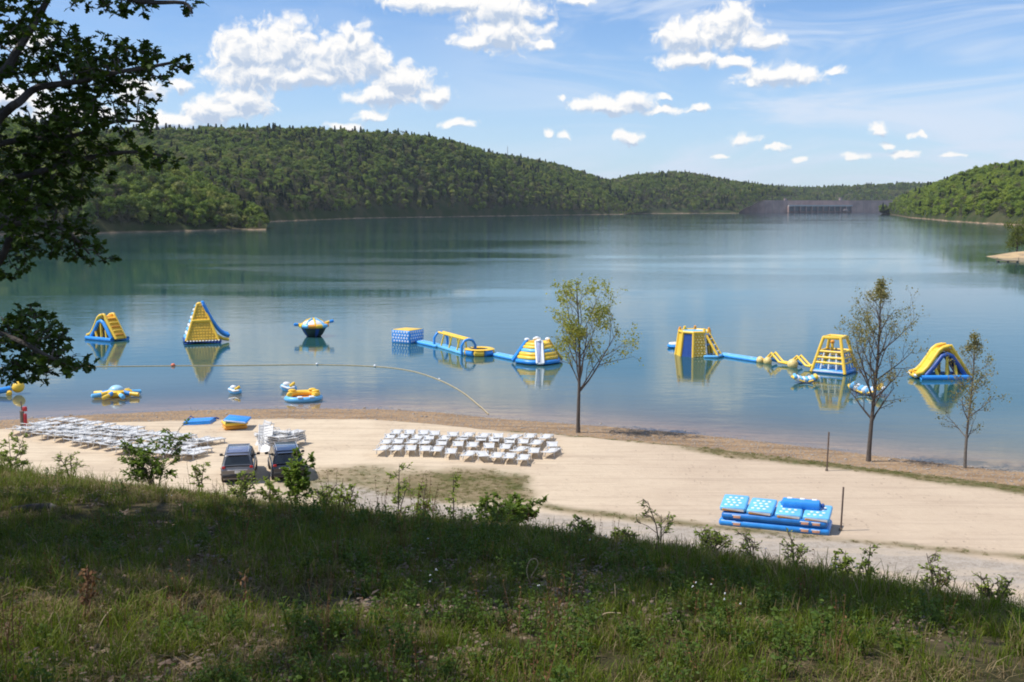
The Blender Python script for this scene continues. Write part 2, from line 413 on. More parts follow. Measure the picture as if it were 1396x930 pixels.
def grid_mesh(name, X, Y, Z, mats, col=None, extra=None):
    ny, nx = X.shape; V = np.stack([X, Y, Z], -1).reshape(-1, 3)
    i = np.arange((ny - 1) * (nx - 1)); r = i // (nx - 1); c = i % (nx - 1); a = r * nx + c
    Fq = np.stack([a, a + 1, a + nx + 1, a + nx], -1)
    me = bpy.data.meshes.new(name); me.vertices.add(len(V)); me.vertices.foreach_set('co', V.ravel().astype(np.float32))
    me.loops.add(Fq.size); me.loops.foreach_set('vertex_index', Fq.ravel().astype(np.int32))
    me.polygons.add(len(Fq)); me.polygons.foreach_set('loop_start', (np.arange(len(Fq)) * 4).astype(np.int32))
    me.polygons.foreach_set('use_smooth', np.ones(len(Fq), bool))
    me.update(calc_edges=True); me.validate()
    if col is not None:
        a = me.color_attributes.new('mask', 'FLOAT_COLOR', 'POINT'); a.data.foreach_set('color', col.reshape(-1, 4).ravel().astype(np.float32))
    for k, arr in (extra or {}).items():
        a = me.attributes.new(k, 'FLOAT', 'POINT'); a.data.foreach_set('value', arr.ravel().astype(np.float32))
    for m in mats: me.materials.append(m)
    o = bpy.data.objects.new(name, me); C.objects.link(o); return o
# surface masks: R grass/soil slope, G damp shore sand, B gravel track, A dry brown grass patches
d_in = shore_y(X) - Y
hillm = ss(toe_y(X) + 3.2 - Y + 3.5 * (fbm(X, Y, 4, 3, 9) - 0.5), -0.6, 1.2)
wet = ss(d_in + 1.6 * (fbm(X, Y, 5, 3, 8) - 0.5), 9.6, 8.0)
def band(px_pts, half, z=1.1, soft=0.6, jit=0.6, seed=3):
    pts = [P(a, b, z) for a, b in px_pts]; xs = np.array([p.x for p in pts]); ys = np.array([p.y for p in pts]); o = np.argsort(xs)
    yc = np.interp(X, xs[o], ys[o]); ext = ss(X, xs.min() - 1.5, xs.min() + 1.5) * (1 - ss(X, xs.max() - 1.5, xs.max() + 1.5))
    return ext * (1 - ss(np.abs(Y - yc) + jit * (fbm(X, Y, 2.2, 3, seed) - 0.5), half - soft, half + soft))
road = band([(440,668),(520,690),(600,704),(700,713),(800,722),(950,736),(1100,752),(1250,768),(1500,800),(1800,835)], 2.1, jit=1.2, seed=4)
road2 = band([(470,688),(560,712),(700,745),(800,760),(950,780),(1100,800),(1300,830),(1500,860)], 3.2, jit=2.0, seed=14)
gstrip = band([(930,603),(990,613),(1060,619),(1150,629),(1250,643),(1330,652),(1396,662),(1600,690),(1900,730)], 1.7, jit=0.7, seed=5)
gstrip2 = band([(690,583),(740,586),(800,589),(860,594),(930,603),(1000,608)], 0.8, jit=1.9, seed=7) * 0.85
edge = band([(700,682),(780,697),(860,706),(950,716),(1050,727),(1200,742),(1396,758),(1800,796)], 0.45, jit=0.8, seed=6)
p0 = P(560, 668, 1.1); p1 = P(712, 662, 1.1); pe = P(630, 664, 1.1)
patch = (1 - ss(np.abs(X - pe.x) + 1.2 * (fbm(X, Y, 1.5, 3, 11) - 0.5), 3.2, 4.6)) * (1 - ss(np.abs(Y - pe.y) + 3.0 * (fbm(X, Y, 3, 3, 12) - 0.5), 2.6, 5.2))
pl = P(480, 655, 1.1)
patch2 = 0.75 * (1 - ss(np.hypot((X - pl.x) / 1.6, (Y - pl.y) / 1.3) + 2.0 * (fbm(X, Y, 2, 3, 13) - 0.5), 1.6, 3.6))
Rm = np.clip(hillm, 0, 1); Am = np.clip(np.maximum.reduce([gstrip, gstrip2, edge, patch, patch2]), 0, 1) * (1 - Rm)
Bm = np.clip(np.maximum(road, road2 * .45), 0, 1)
Rm = Rm * (1 - 0.95 * ss(road2, 0.2, 0.8) * ss(Y - toe_y(X), -6.5, -3.5))
mask = np.stack([Rm, np.clip(wet, 0, 1), Bm, Am], -1)
gm = bpy.data.materials.new('ground'); gm.use_nodes = True; nt, N, L = NT(gm)
tc = nd(nt, 'ShaderNodeTexCoord'); co = tc.outputs['Object']
va = nd(nt, 'ShaderNodeVertexColor', layer_name='mask'); sp = nd(nt, 'ShaderNodeSeparateColor'); L.new(va.outputs[0], sp.inputs[0])
R_, G_, B_, A_ = sp.outputs[0], sp.outputs[1], sp.outputs[2], va.outputs[1]
nA = noise_n(nt, co, 0.35, 6, 0.6); nB = noise_n(nt, co, 2.2, 5, 0.65); nF = noise_n(nt, co, 14, 4, 0.7)
tr = noise_n(nt, vscale(nt, co, (0.10, 1.6, 1)), 1.0, 4, 0.55, 0.4)          # long raked / driven streaks
sand = mixc(nt, sstep(nt, nA, 0.35, 0.7), (0.63, 0.51, 0.36), (0.55, 0.435, 0.305))
sand = mixc(nt, mth(nt, 'MULTIPLY', sstep(nt, tr, 0.48, 0.66), 0.42), sand, (0.39, 0.30, 0.215))
sand = mixc(nt, mth(nt, 'MULTIPLY', sstep(nt, nB, 0.52, 0.7), 0.30), sand, (0.37, 0.28, 0.20))
trk = noise_n(nt, vscale(nt, co, (0.07, 3.6, 1)), 1.0, 3, 0.5, 1.2)
sand = mixc(nt, mth(nt, 'MULTIPLY', sstep(nt, trk, 0.60, 0.68), 0.45), sand, (0.31, 0.235, 0.165))
foot = nd(nt, 'ShaderNodeTexVoronoi'); L.new(co, foot.inputs['Vector']); foot.inputs['Scale'].default_value = 1.9
fd = mth(nt, 'MULTIPLY', sstep(nt, foot.outputs['Distance'], 0.22, 0.10), sstep(nt, nA, 0.45, 0.6))
sand = mixc(nt, mth(nt, 'MULTIPLY', fd, 0.35), sand, (0.33, 0.25, 0.18))
sx2 = nd(nt, 'ShaderNodeSeparateXYZ'); L.new(co, sx2.inputs[0])
rightness = sstep(nt, sx2.outputs[0], -4, 12)
sand = mixc(nt, mth(nt, 'MULTIPLY', rightness, 0.45), sand, (0.44, 0.335, 0.25))
damp = mixc(nt, sstep(nt, nB, 0.35, 0.7), (0.30, 0.20, 0.115), (0.40, 0.275, 0.165))
band_n = noise_n(nt, vscale(nt, co, (0.12, 1.0, 0.2)), 1.2, 4, 0.6, 0.8)
damp = mixc(nt, mth(nt, 'MULTIPLY', sstep(nt, band_n, 0.48, 0.62), 0.6), damp, (0.17, 0.115, 0.07))
pebv = nd(nt, 'ShaderNodeTexVoronoi'); L.new(co, pebv.inputs['Vector']); pebv.inputs['Scale'].default_value = 5.0
damp = mixc(nt, mth(nt, 'MULTIPLY', sstep(nt, pebv.outputs['Distance'], 0.25, 0.05), 0.45), damp, (0.12, 0.085, 0.06))
grav = mixc(nt, sstep(nt, nB, 0.35, 0.65), (0.40, 0.34, 0.275), (0.30, 0.25, 0.195))
grav = mixc(nt, sstep(nt, nF, 0.45, 0.7), grav, (0.46, 0.41, 0.35))
trw = noise_n(nt, vscale(nt, co, (0.25, 1.3, 1)), 1.1, 4, 0.6)
grav = mixc(nt, mth(nt, 'MULTIPLY', sstep(nt, trw, 0.5, 0.62), 0.65), grav, (0.47, 0.385, 0.29))
dry = mixc(nt, sstep(nt, nB, 0.4, 0.62), (0.17, 0.135, 0.062), (0.095, 0.10, 0.035))
dry = mixc(nt, sstep(nt, nA, 0.42, 0.62), dry, (0.24, 0.185, 0.105))
soil = mixc(nt, sstep(nt, nB, 0.38, 0.66), (0.042, 0.040, 0.016), (0.095, 0.072, 0.040))
soil = mixc(nt, sstep(nt, nF, 0.55, 0.75), soil, (0.15, 0.11, 0.07))
col = mixc(nt, G_, sand, damp)
col = mixc(nt, mth(nt, 'MULTIPLY', A_, sstep(nt, nB, 0.16, 0.42)), col, dry)
col = mixc(nt, B_, col, grav)
col = mixc(nt, R_, col, soil)
b = nd(nt, 'ShaderNodeBsdfPrincipled'); L.new(col, b.inputs['Base Color']); b.inputs['Roughness'].default_value = 0.95
b.inputs['Specular IOR Level'].default_value = 0.06
hgt = mth(nt, 'ADD', mth(nt, 'MULTIPLY', nB, 0.5), mth(nt, 'ADD', mth(nt, 'MULTIPLY', nF, 0.25), mth(nt, 'SUBTRACT', mth(nt, 'MULTIPLY', tr, 0.6), mth(nt, 'MULTIPLY', fd, 0.7))))
bn = nd(nt, 'ShaderNodeBump'); bn.inputs['Strength'].default_value = 0.55; bn.inputs['Distance'].default_value = 0.16
L.new(hgt, bn.inputs['Height']); L.new(bn.outputs[0], b.inputs['Normal'])
o = nd(nt, 'ShaderNodeOutputMaterial'); L.new(b.outputs[0], o.inputs[0])
ground_o = grid_mesh('ground', X, Y, Z, [gm], mask); ground_o['kind'] = 'structure'
ground_o['label'] = 'sandy lake beach and grassy slope'
# ================================================================== WATER
wm = bpy.data.materials.new('water'); wm.use_nodes = True; nt, N, L = NT(wm)
tc = nd(nt, 'ShaderNodeTexCoord'); co = tc.outputs['Object']
at = nd(nt, 'ShaderNodeAttribute', attribute_name='depth'); dep = at.outputs['Fac']
calm = noise_n(nt, vscale(nt, co, (0.004, 0.011, 1)), 1.0, 4, 0.55, 0.5)
wind = sstep(nt, calm, 0.44, 0.56)
sw = nd(nt, 'ShaderNodeSeparateXYZ'); L.new(co, sw.inputs[0])
wind = mth(nt, 'MULTIPLY', wind, sstep(nt, sw.outputs[1], 110, 260, 0.22, 1.0))
wind = mth(nt, 'MAXIMUM', wind, mth(nt, 'MULTIPLY', sstep(nt, sw.outputs[1], 330, 520), sstep(nt, calm, 0.30, 0.50, 0.25, 0.95)))
w1 = noise_n(nt, vscale(nt, co, (0.35, 0.75, 1)), 1.0, 5, 0.6, 0.3)
w2 = noise_n(nt, vscale(nt, co, (0.10, 0.22, 1)), 1.0, 3, 0.5, 0.2)
hh = mth(nt, 'ADD', mth(nt, 'MULTIPLY', w1, 0.30), mth(nt, 'MULTIPLY', w2, 0.35))
bn = nd(nt, 'ShaderNodeBump'); bn.inputs['Distance'].default_value = 1.0
L.new(mth(nt, 'MULTIPLY_ADD', wind, 0.11, 0.026), bn.inputs['Strength']); L.new(hh, bn.inputs['Height'])
body = mixc(nt, sstep(nt, dep, 0.2, 3.5), (0.11, 0.150, 0.125), (0.024, 0.088, 0.088))
df = nd(nt, 'ShaderNodeBsdfDiffuse'); L.new(body, df.inputs[0])
tp = nd(nt, 'ShaderNodeBsdfTransparent')
op = mth(nt, 'SUBTRACT', 1.0, mth(nt, 'POWER', 2.718, mth(nt, 'MULTIPLY', dep, -1.5)), clamp=True)
op = mth(nt, 'MAXIMUM', op, 0.12)
m1 = nd(nt, 'ShaderNodeMixShader'); L.new(op, m1.inputs[0]); L.new(tp.outputs[0], m1.inputs[1]); L.new(df.outputs[0], m1.inputs[2])
gl = nd(nt, 'ShaderNodeBsdfGlossy'); gl.inputs['Color'].default_value = (0.86, 0.90, 0.93, 1)
L.new(mth(nt, 'MULTIPLY_ADD', wind, 0.06, 0.006), gl.inputs['Roughness']); L.new(bn.outputs[0], gl.inputs['Normal'])
fr = nd(nt, 'ShaderNodeFresnel'); fr.inputs['IOR'].default_value = 1.33; L.new(bn.outputs[0], fr.inputs['Normal'])
m2 = nd(nt, 'ShaderNodeMixShader'); L.new(fr.outputs[0], m2.inputs[0]); L.new(m1.outputs[0], m2.inputs[1]); L.new(gl.outputs[0], m2.inputs[2])
o = nd(nt, 'ShaderNodeOutputMaterial'); L.new(m2.outputs[0], o.inputs[0])
wx = np.array(axis([(-5000,-400,6),(-400,-60,20),(-60,60,120),(60,400,20),(400,5000,6)]))
wy = np.array(axis([(45,120,75),(120,300,24),(300,6500,12)]))
WX, WY = np.meshgrid(wx, wy); dp = np.clip(-ground(WX, WY), 0, 8)
water = grid_mesh('water', WX, WY, np.zeros_like(WX), [wm], None, {'depth': dp}); water['kind'] = 'structure'
# ================================================================== HILLS AND FOREST
hm = bpy.data.materials.new('hill_floor'); hm.use_nodes = True; nt, N, L = NT(hm)
tc = nd(nt, 'ShaderNodeTexCoord'); co = tc.outputs['Object']; s3 = nd(nt, 'ShaderNodeSeparateXYZ'); L.new(co, s3.inputs[0])
n1 = noise_n(nt, co, 0.03, 5, 0.6); n2 = noise_n(nt, vscale(nt, co, (0.08, 0.08, 0.9)), 1.0, 5, 0.6)
fl = mixc(nt, sstep(nt, n1, 0.4, 0.6), (0.035, 0.055, 0.02), (0.07, 0.07, 0.035))
rk = mixc(nt, sstep(nt, n2, 0.4, 0.6), (0.38, 0.26, 0.17), (0.15, 0.12, 0.08))
f = sstep(nt, mth(nt, 'ADD', s3.outputs[2], mth(nt, 'MULTIPLY', n1, -3.0)), -1.2, 0.0)
b = nd(nt, 'ShaderNodeBsdfDiffuse'); L.new(mixc(nt, f, rk, fl), b.inputs[0])
o = nd(nt, 'ShaderNodeOutputMaterial'); L.new(b.outputs[0], o.inputs[0])
leaf_far = leafmat('forest_leaves', [(0.080,0.125,0.026),(0.135,0.195,0.032),(0.215,0.265,0.045),(0.155,0.215,0.034),(0.105,0.155,0.040),(0.27,0.29,0.060),(0.22,0.205,0.10),(0.095,0.14,0.028)], 0.3, per='object', scale=0.25)
leaf_spring = leafmat('spring_leaves', [(0.13,0.20,0.03),(0.22,0.29,0.04),(0.30,0.35,0.05),(0.18,0.25,0.035),(0.25,0.28,0.07)], 0.35, per='object', scale=0.25)
leaf_con = leafmat('pine_needles', [(0.012,0.032,0.014),(0.022,0.045,0.018),(0.016,0.036,0.012)], 0.12, per='object', scale=0.3)
leaf_bare = leafmat('budding_twigs', [(0.15,0.125,0.085),(0.115,0.11,0.06),(0.18,0.15,0.11)], 0.25, per='object', scale=0.3)
bark_far = M('forest_bark', (0.11, 0.095, 0.075), 0.9)
def rand_unit():
    while True:
        v = Vector((random.uniform(-1, 1), random.uniform(-1, 1), random.uniform(-1, 1)))
        if 0.05 < v.length < 1: return v.normalized()
def card(mb, c, s, nrm=None, mi=0, aspect=1.0):
    n = nrm or rand_unit(); u = n.orthogonal().normalized(); u = Matrix.Rotation(random.uniform(0, 2 * PI), 3, n) @ u; w = n.cross(u)
    a = s * 0.5; b = a * aspect
    pts = [c + u * a * k1 + w * b * k2 for k1, k2 in ((1, 0.1), (0.45, 0.9), (-0.5, 0.8), (-1, -0.15), (-0.35, -0.95), (0.55, -0.8))]
    o = len(mb.v); mb.v += [tuple(p + n * random.uniform(-.12, .12) * s) for p in pts]; mb.f.append(tuple(range(o, o + 6))); mb.m.append(mi)
def far_tree(kind, seed, ncard=640, lm=None):
    random.seed(seed); mb = MB(); h = 14.0
    mb.tube([(0, 0, -2), (0.2, 0, 5), (0, 0.2, 10)], [0.35, 0.25, 0.1], 5, 1, caps=False)
    if kind == 'con':
        for i in range(ncard):
            t = random.random() ** 0.7; z = 2.5 + t * 14; r = (1 - t) * 3.2 + 0.3; a = random.uniform(0, 2 * PI); rr = r * random.uniform(0.5, 1) ** 0.5
            card(mb, Vector((rr * math.cos(a), rr * math.sin(a), z)), random.uniform(0.9, 1.6), None, 0, 0.6)
    else:
        lobes = []
        for i in range(11):
            a = random.uniform(0, 2 * PI); r = random.uniform(0.8, 3.4); lobes.append((Vector((r * math.cos(a), r * math.sin(a), random.uniform(3.2, 12.0))), random.uniform(1.6, 2.7)))
        lobes.append((Vector((0, 0, 11.5)), 2.6))
        for c, r in lobes:
            if kind != 'bare':
                o = len(mb.v)
                mb.ell(c, (r * 0.62, r * 0.62, r * 0.55), 8, 6, 0)
            n = ncard // len(lobes)
            for i in range(n):
                u = rand_unit(); u.z = abs(u.z) * 0.9 if random.random() < 0.65 else u.z
                k = random.uniform(0.68, 1.16) if kind != 'bare' else random.uniform(0.3, 1.2)
                nn = (u + rand_unit() * 0.7).normalized()
                card(mb, c + Vector((u.x * r * k, u.y * r * k, u.z * r * 0.85 * k)), random.uniform(0.45, 1.05) * (0.6 if kind == 'bare' else 1), nn, 0)
            mb.tube([(0, 0, 4), c * 0.5 + Vector((0, 0, 2)), c], [0.16, 0.1, 0.04], 4, 1, caps=False)
    m = lm or {'con': leaf_con, 'bare': leaf_bare}.get(kind, leaf_far)
    return mb.build('k', [m, bark_far], smooth=False, col=HOLD)
FT = [far_tree('leaf', i) for i in range(5)] + [far_tree('con', 20), far_tree('con', 21)] + [far_tree('bare', 30), far_tree('bare', 31)]
FT2 = [far_tree('leaf', 40 + i, 640, leaf_spring) for i in range(4)] + FT[2:3] + FT[5:]
def hill(name, shore, ridge, label, tree_h=14, spacing=8.6, bare_low=0.3, con_top=0.25, steep=0.75, depth_n=60, back=0.5, seed=1, kinds=None):
    """shore: [(px,py)] on the lake; ridge: [(px, py_of_treetops, depth)]"""
    n = 90; pxs = np.linspace(min(s[0] for s in shore), max(s[0] for s in shore), n)
    syd = np.interp(pxs, [s[0] for s in shore], [P(*s, 0).y for s in shore])
    sxs = np.array([AT(px, 282, y).x for px, y in zip(pxs, syd)])
    f = np.linspace(0, 1, n)
    rpx = np.interp(f, np.linspace(0, 1, len(ridge)), [r[0] for r in ridge]) if False else pxs * 0 + np.interp(pxs, [pxs[0], pxs[-1]], [ridge[0][0], ridge[-1][0]])
    rpy = np.interp(rpx, [r[0] for r in ridge], [r[1] for r in ridge]); rd = np.interp(rpx, [r[0] for r in ridge], [r[2] for r in ridge])
    rp = [AT(a, b, c) for a, b, c in zip(rpx, rpy, rd)]
    rx = np.array([p.x for p in rp]); ry = np.array([p.y for p in rp]); rz = np.maximum(np.array([p.z for p in rp]) - tree_h * 0.9, 1.0)
    T = np.linspace(-0.03, 1 + back, depth_n)[:, None]
    XX = sxs[None] + (rx - sxs)[None] * T; YY = syd[None] + (ry - syd)[None] * T
    prof = np.where(T < 1, np.sin(np.clip(T, 0, 1) * PI / 2) ** steep, 1 - 0.5 * np.clip(T - 1, 0, 1) ** 1.5)
    lump = (fbm(XX, YY, 170, 4, seed) - 0.5)
    ZZ = rz[None] * prof + lump * 26 * np.clip(np.sin(np.clip(T, 0, 1) * PI), 0, 1) * np.clip(rz[None] / 60, 0.1, 1.2)
    ZZ = np.where(T <= 0, -6 + T * 40, np.maximum(ZZ, 0.4 + 5 * T))
    o = grid_mesh(name, XX, YY, ZZ, [hm]); o['kind'] = 'structure'
    # plant
    pts = []; rots = []; scl = []; ids = []
    rr = np.random.default_rng(seed)
    nn, m = XX.shape
    ar = np.abs((XX[1:, 1:] - XX[:-1, :-1]) * (YY[1:, :-1] - YY[:-1, 1:]) - (YY[1:, 1:] - YY[:-1, :-1]) * (XX[1:, :-1] - XX[:-1, 1:])) / 2
    for i in range(nn - 1):
        t = float(T[i, 0])
        if t < 0.0 or t > 1.18: continue
        for j in range(m - 1):
            cnt = rr.poisson(ar[i, j] / (spacing ** 2))
            for _ in range(cnt):
                a, c = rr.random(), rr.random()
                def bl(A): return (A[i, j] * (1 - a) + A[i, j + 1] * a) * (1 - c) + (A[i + 1, j] * (1 - a) + A[i + 1, j + 1] * a) * c
                z = bl(ZZ)
                if z < 0.7: continue
                pts.append((bl(XX), bl(YY), z - 0.8)); rots.append((0, 0, rr.random() * 6.28))
                pn = float(fbm(np.array([pts[-1][0]]), np.array([pts[-1][1]]), 120, 3, seed + 3)[0])
                q = rr.random()
                if q < bare_low * max(0, 1 - t * 3.0) + 0.05: k = 7 + int(rr.integers(2))
                elif q > 1 - con_top * (1 if (t > 0.8 or pn > 0.6) else 0.15): k = 5 + int(rr.integers(2))
                else: k = int(rr.integers(5))
                edge_ = min(1, .5 + min(j, m - 2 - j) / 12) if T[i, 0] < .9 else 1; s = edge_ * tree_h / 14 * rr.uniform(0.5, 1.35) * (0.7 + 0.3 * min(1, z / 8)); scl.append((s * rr.uniform(.9, 1.15), s * rr.uniform(.9, 1.15), s * rr.uniform(0.85, 1.15))); ids.append(k)
    f = gn_scatter('forest', pts, rots, scl, ids, [p.copy() for p in (kinds or FT)], 'stuff', label)
    print(name, len(pts))
    return o
hill('hills', [(-420,330),(-100,324),(130,318.5),(250,315.5),(330,313.5),(362,313.5)],
     [(-420,140,1050),(0,168,1080),(90,182,1080),(180,204,1050),(230,222,1020),(275,246,980),(320,276,920),(366,309,860)],
     'dense green woodland on the near cape left of the lake', 14.5, 6.3, 0.25, 0.1, seed=1)
hill('hills', [(330,304.5),(420,300.5),(500,297.5),(600,296),(700,294.5),(800,293),(850,292.5)],
     [(60,182,1750),(210,182,1800),(320,176,1850),(400,176,1850),(540,184,2000),(600,191,2150),(640,201,2250),(655,210,2300),(700,214,2500),(760,226,2700),(810,242,2850),(860,256,3000),(910,281,3100)],
     'long wooded ridge rising behind the lake on the left', 14.5, 7.4, 0.45, 0.25, seed=2)
hill('hills', [(700,292.3),(845,291.6),(900,291.3),(1006,291)],
     [(780,252,3300),(850,247,3300),(880,240,3300),(930,235,3300),(960,240,3300),(1000,248,3350),(1050,254,3400),(1075,262,3500)],
     'rounded wooded hill between the long ridge and the dam', 14, 8.5, 0.5, 0.2, seed=3)
hill('hills', [(960,288.2),(1100,288.2),(1300,288.2)],
     [(940,250,4600),(1040,253,4600),(1100,255,4600),(1160,254,4500),(1220,250,4500),(1270,250,4500),(1330,252,4500)],
     'distant wooded ridge behind the dam', 15, 11, 0.1, 0.2, seed=4)
hill('hills', [(1204,291.5),(1240,297),(1290,301.5),(1340,305),(1400,308),(1520,312),(1800,322)],
     [(1200,284,2450),(1225,270,2350),(1250,260,2200),(1300,243,2000),(1340,235,1900),(1396,231,1800),(1500,228,1600),(1650,225,1400),(1800,225,1300)],
     'fresh green wooded hill on the right side of the lake', 13, 7.2, 0.15, 0.08, seed=5, kinds=FT2)
random.seed(99)
# ================================================================== OBJECT MATERIALS
YEL = M('yellow_vinyl', (0.93, 0.60, 0.06), 0.38, 0.06, 1.5, second=(0.90, 0.54, 0.05), bump=.35, bscale=2.6)
GOLD = M('orange_vinyl', (0.80, 0.33, 0.03), 0.4, 0.06, 1.5, bump=.35, bscale=2.6)
BLU = M('blue_vinyl', (0.035, 0.30, 0.78), 0.36, 0.06, 1.5, second=(0.03, 0.25, 0.68), bump=.35, bscale=2.6)
SKYB = M('light_blue_vinyl', (0.16, 0.52, 0.86), 0.36, 0.06, 1.5, bump=.35, bscale=2.6)
NAVY = M('navy_vinyl', (0.02, 0.075, 0.30), 0.4, 0.06, 1.5, bump=.35, bscale=2.6)
WHT = M('white_vinyl', (0.80, 0.81, 0.82), 0.4, 0.05, 2.0, bump=.35, bscale=2.6)
NET = M('dark_mesh', (0.06, 0.05, 0.035), 0.8)
PLAS = M('white_plastic', (0.72, 0.715, 0.69), 0.45, 0.04, 1.0, second=(0.62, 0.60, 0.56))
STEEL = M('rusty_steel', (0.16, 0.11, 0.08), 0.75, 0.2, 6.0)
WOOD = M('grey_post_wood', (0.20, 0.16, 0.12), 0.85, 0.2, 8.0)
RED = M('red_foam', (0.42, 0.02, 0.03), 0.5)
def V3(*a): return Vector(a)
# ================================================================== WATER PARK
def water_slide(loc, rel, label, grp, fm):
    t = thing('inflatable_slide', label, 'inflatable slide', loc, rel=rel, group=grp)
    mb = MB(); ys = 1.25
    mb.tube([(-2.5, -ys, .2), (-2.5, ys, .2), (2.2, ys, .2), (2.2, -ys, .2)], 0.25, 10, closed=True); mb.build('base_ring', BLU, t)
    for s in (-1, 1):
        mb = MB(); y = s * 0.92
        mb.tube([(-2.0, y, .35), (-1.2, y, 1.25), (-.5, y, 2.25), (0, y, 2.45), (.5, y, 2.25), (1.9, y, .35)], 0.23, 8); mb.build('side_frame', fm, t)
        for (x0, x1, zt) in ((-0.95, -1.15, 1.2), (-.05, 0, 2.25), (0.9, 0.85, 1.35)):
            mb = MB(); mb.tube([(x0 + .12, y, .35), (x1, y, zt)], [0.19, 0.13], 8); mb.build('strut', YEL, t)
    # ladder on +x
    mb = MB(); mb.slab((2.35, 0, .22), (.42, 0, 2.85), 1.55, .34, 0, .12); mb.build('ladder', YEL, t)
    mb = MB()
    for s in (-1, 1): mb.tube([(2.5, s * .72, .28), (2.3, s * .72, .55), (.62, s * .72, 2.95), (.45, s * .72, 3.25), (.15, s * .72, 3.2)], .16, 8)
    mb.build('ladder_rail', YEL, t)
    for k in range(5):
        f = 0.14 + k * .18; c = V3(2.35, 0, .22).lerp(V3(.42, 0, 2.85), f) + V3(.17, 0, .2)
        mb = MB(); mb.box(c, (.30, 1.2, .22), 0, .08); mb.build('step', YEL if k % 2 else GOLD, t)
    # chute on -x
    prof = [(-.35, 2.85), (-.75, 2.55), (-1.25, 1.75), (-1.8, .95), (-2.3, .45), (-2.95, .25)]
    mb = MB()
    for i in range(5): mb.slab((prof[i][0], 0, prof[i][1]), (prof[i + 1][0] - .03, 0, prof[i + 1][1] - .02), 1.5, .30, 0, .06)
    mb.build('chute', YEL, t)
    mb = MB()
    for s in (-1, 1): mb.tube([(x, s * .76, z + .22) for x, z in [(.2, 2.98)] + prof], .2, 8)
    mb.build('chute_rail', YEL, t)
    mb = MB(); mb.box((0, 0, 2.86), (.95, 1.5, .3), 0, .1); mb.build('platform', GOLD, t)
    for s in (-1, 1):
        mb = MB(); mb.tube([(-2.9, s * .76, .4), (-3.02, s * .76, .3)], .19, 8); mb.build('rail_tip', WHT, t)
    return t
g = 'inflatable slides moored on the lake'
water_slide(P(147, 463), -52, 'yellow and blue inflatable slide with its stepped ladder towards us, left of the pyramid', g, BLU)
water_slide(P(1284, 515), 24, 'inflatable slide with yellow chute running down left and navy side, right of the bare tree', g, NAVY)
# --- climbing pyramid
t = thing('climbing_pyramid', 'tall yellow inflatable climbing pyramid with a blue slide down its right side', 'inflatable pyramid', P(277, 466), rel=3)
ap = [V3(-.58, -.3, 4.75), V3(.02, -.3, 4.75), V3(.02, .3, 4.75), V3(-.58, .3, 4.75)]
bs = [V3(-2.1, -2.0, .3), V3(1.75, -2.0, .3), V3(1.75, 2.0, .3), V3(-2.1, 2.0, .3)]
mb = MB(); mb.add(ap + bs, [(3, 2, 1, 0), (0, 1, 5, 4), (1, 2, 6, 5), (2, 3, 7, 6), (3, 0, 4, 7)], 0)
for i in range(13):
    f = (i + .6) / 13.5; a = ap[0].lerp(bs[0], f); b = ap[1].lerp(bs[1], f); n = max(2, int((b - a).length / .33))
    for k in range(n):
        u = (k + .5 + (.22 if i % 2 else -.22)) / n
        if 0.03 < u < .97: mb.box(a.lerp(b, u) + V3(0, -.04, 0), (.24, .12, .15), 1, .05, rot=(math.radians(-22), 0, 0))
mb.build('climbing_wall', [M('ochre_vinyl', (0.82, 0.52, 0.06), 0.5), YEL], t)
mb = MB(); a = ap[0].lerp(bs[0], .46); b = ap[1].lerp(bs[1], .46); mb.box((a + b) / 2 + V3(0, -.08, 0), ((b - a).length + .1, .28, .36), 0, .1); mb.build('ledge', YEL, t)
mb = MB()
for s in (0, 1): mb.tube([ap[s] + V3(0, -.02, .02), bs[s] + V3(0, -.05, .05)], [.13, .17], 8)
mb.build('edge_tube', YEL, t)
for i in range(9):
    f = (i + .7) / 9.4; a = ap[3].lerp(bs[3], f); b = ap[0].lerp(bs[0], f)
    mb = MB(); mb.tube([a + V3(-.06, 0, 0), b + V3(-.06, 0, 0)], .2, 8); mb.build('side_step', WHT if i % 2 else SKYB, t)
mb = MB(); mb.tube([V3(-2.2, -2.1, .22), V3(1.9, -2.1, .22), V3(1.9, 2.1, .22), V3(-2.2, 2.1, .22)], .24, 10, closed=True); mb.build('base_ring', NAVY, t)
mb = MB()
for k in range(11): mb.ell((-1.95 + k * .37, -2.2, .36), (.12, .16, .08), 8, 6)
mb.build('base_grips', WHT, t)
pr = [(.05, 4.75), (.52, 3.75), (1.05, 2.65), (1.65, 1.65), (2.2, 1.0), (2.8, .66), (3.1, .62)]
mb = MB()
for i in range(6): mb.slab((pr[i][0], .1, pr[i][1]), (pr[i + 1][0], .1, pr[i + 1][1]), 2.0, .25, 0, .06)
mb.build('slide_bed', BLU, t)
mb = MB()
for s in (-1, 1): mb.tube([(x, .1 + s * (.35 + .6 * min(1, (4.75 - z) / 2)), z + .2) for x, z in pr], .22, 8)
mb.build('slide_rail', BLU, t)
mb = MB(); mb.tube([(1.5, -1.0, .9), (2.3, -1.05, .42), (3.0, -1.0, .3)], .2, 8); mb.build('slide_foot', YEL, t)
mb = MB(); mb.ell((-.28, 0, 4.78), (.38, .36, .16)); mb.build('peak_cap', YEL, t)
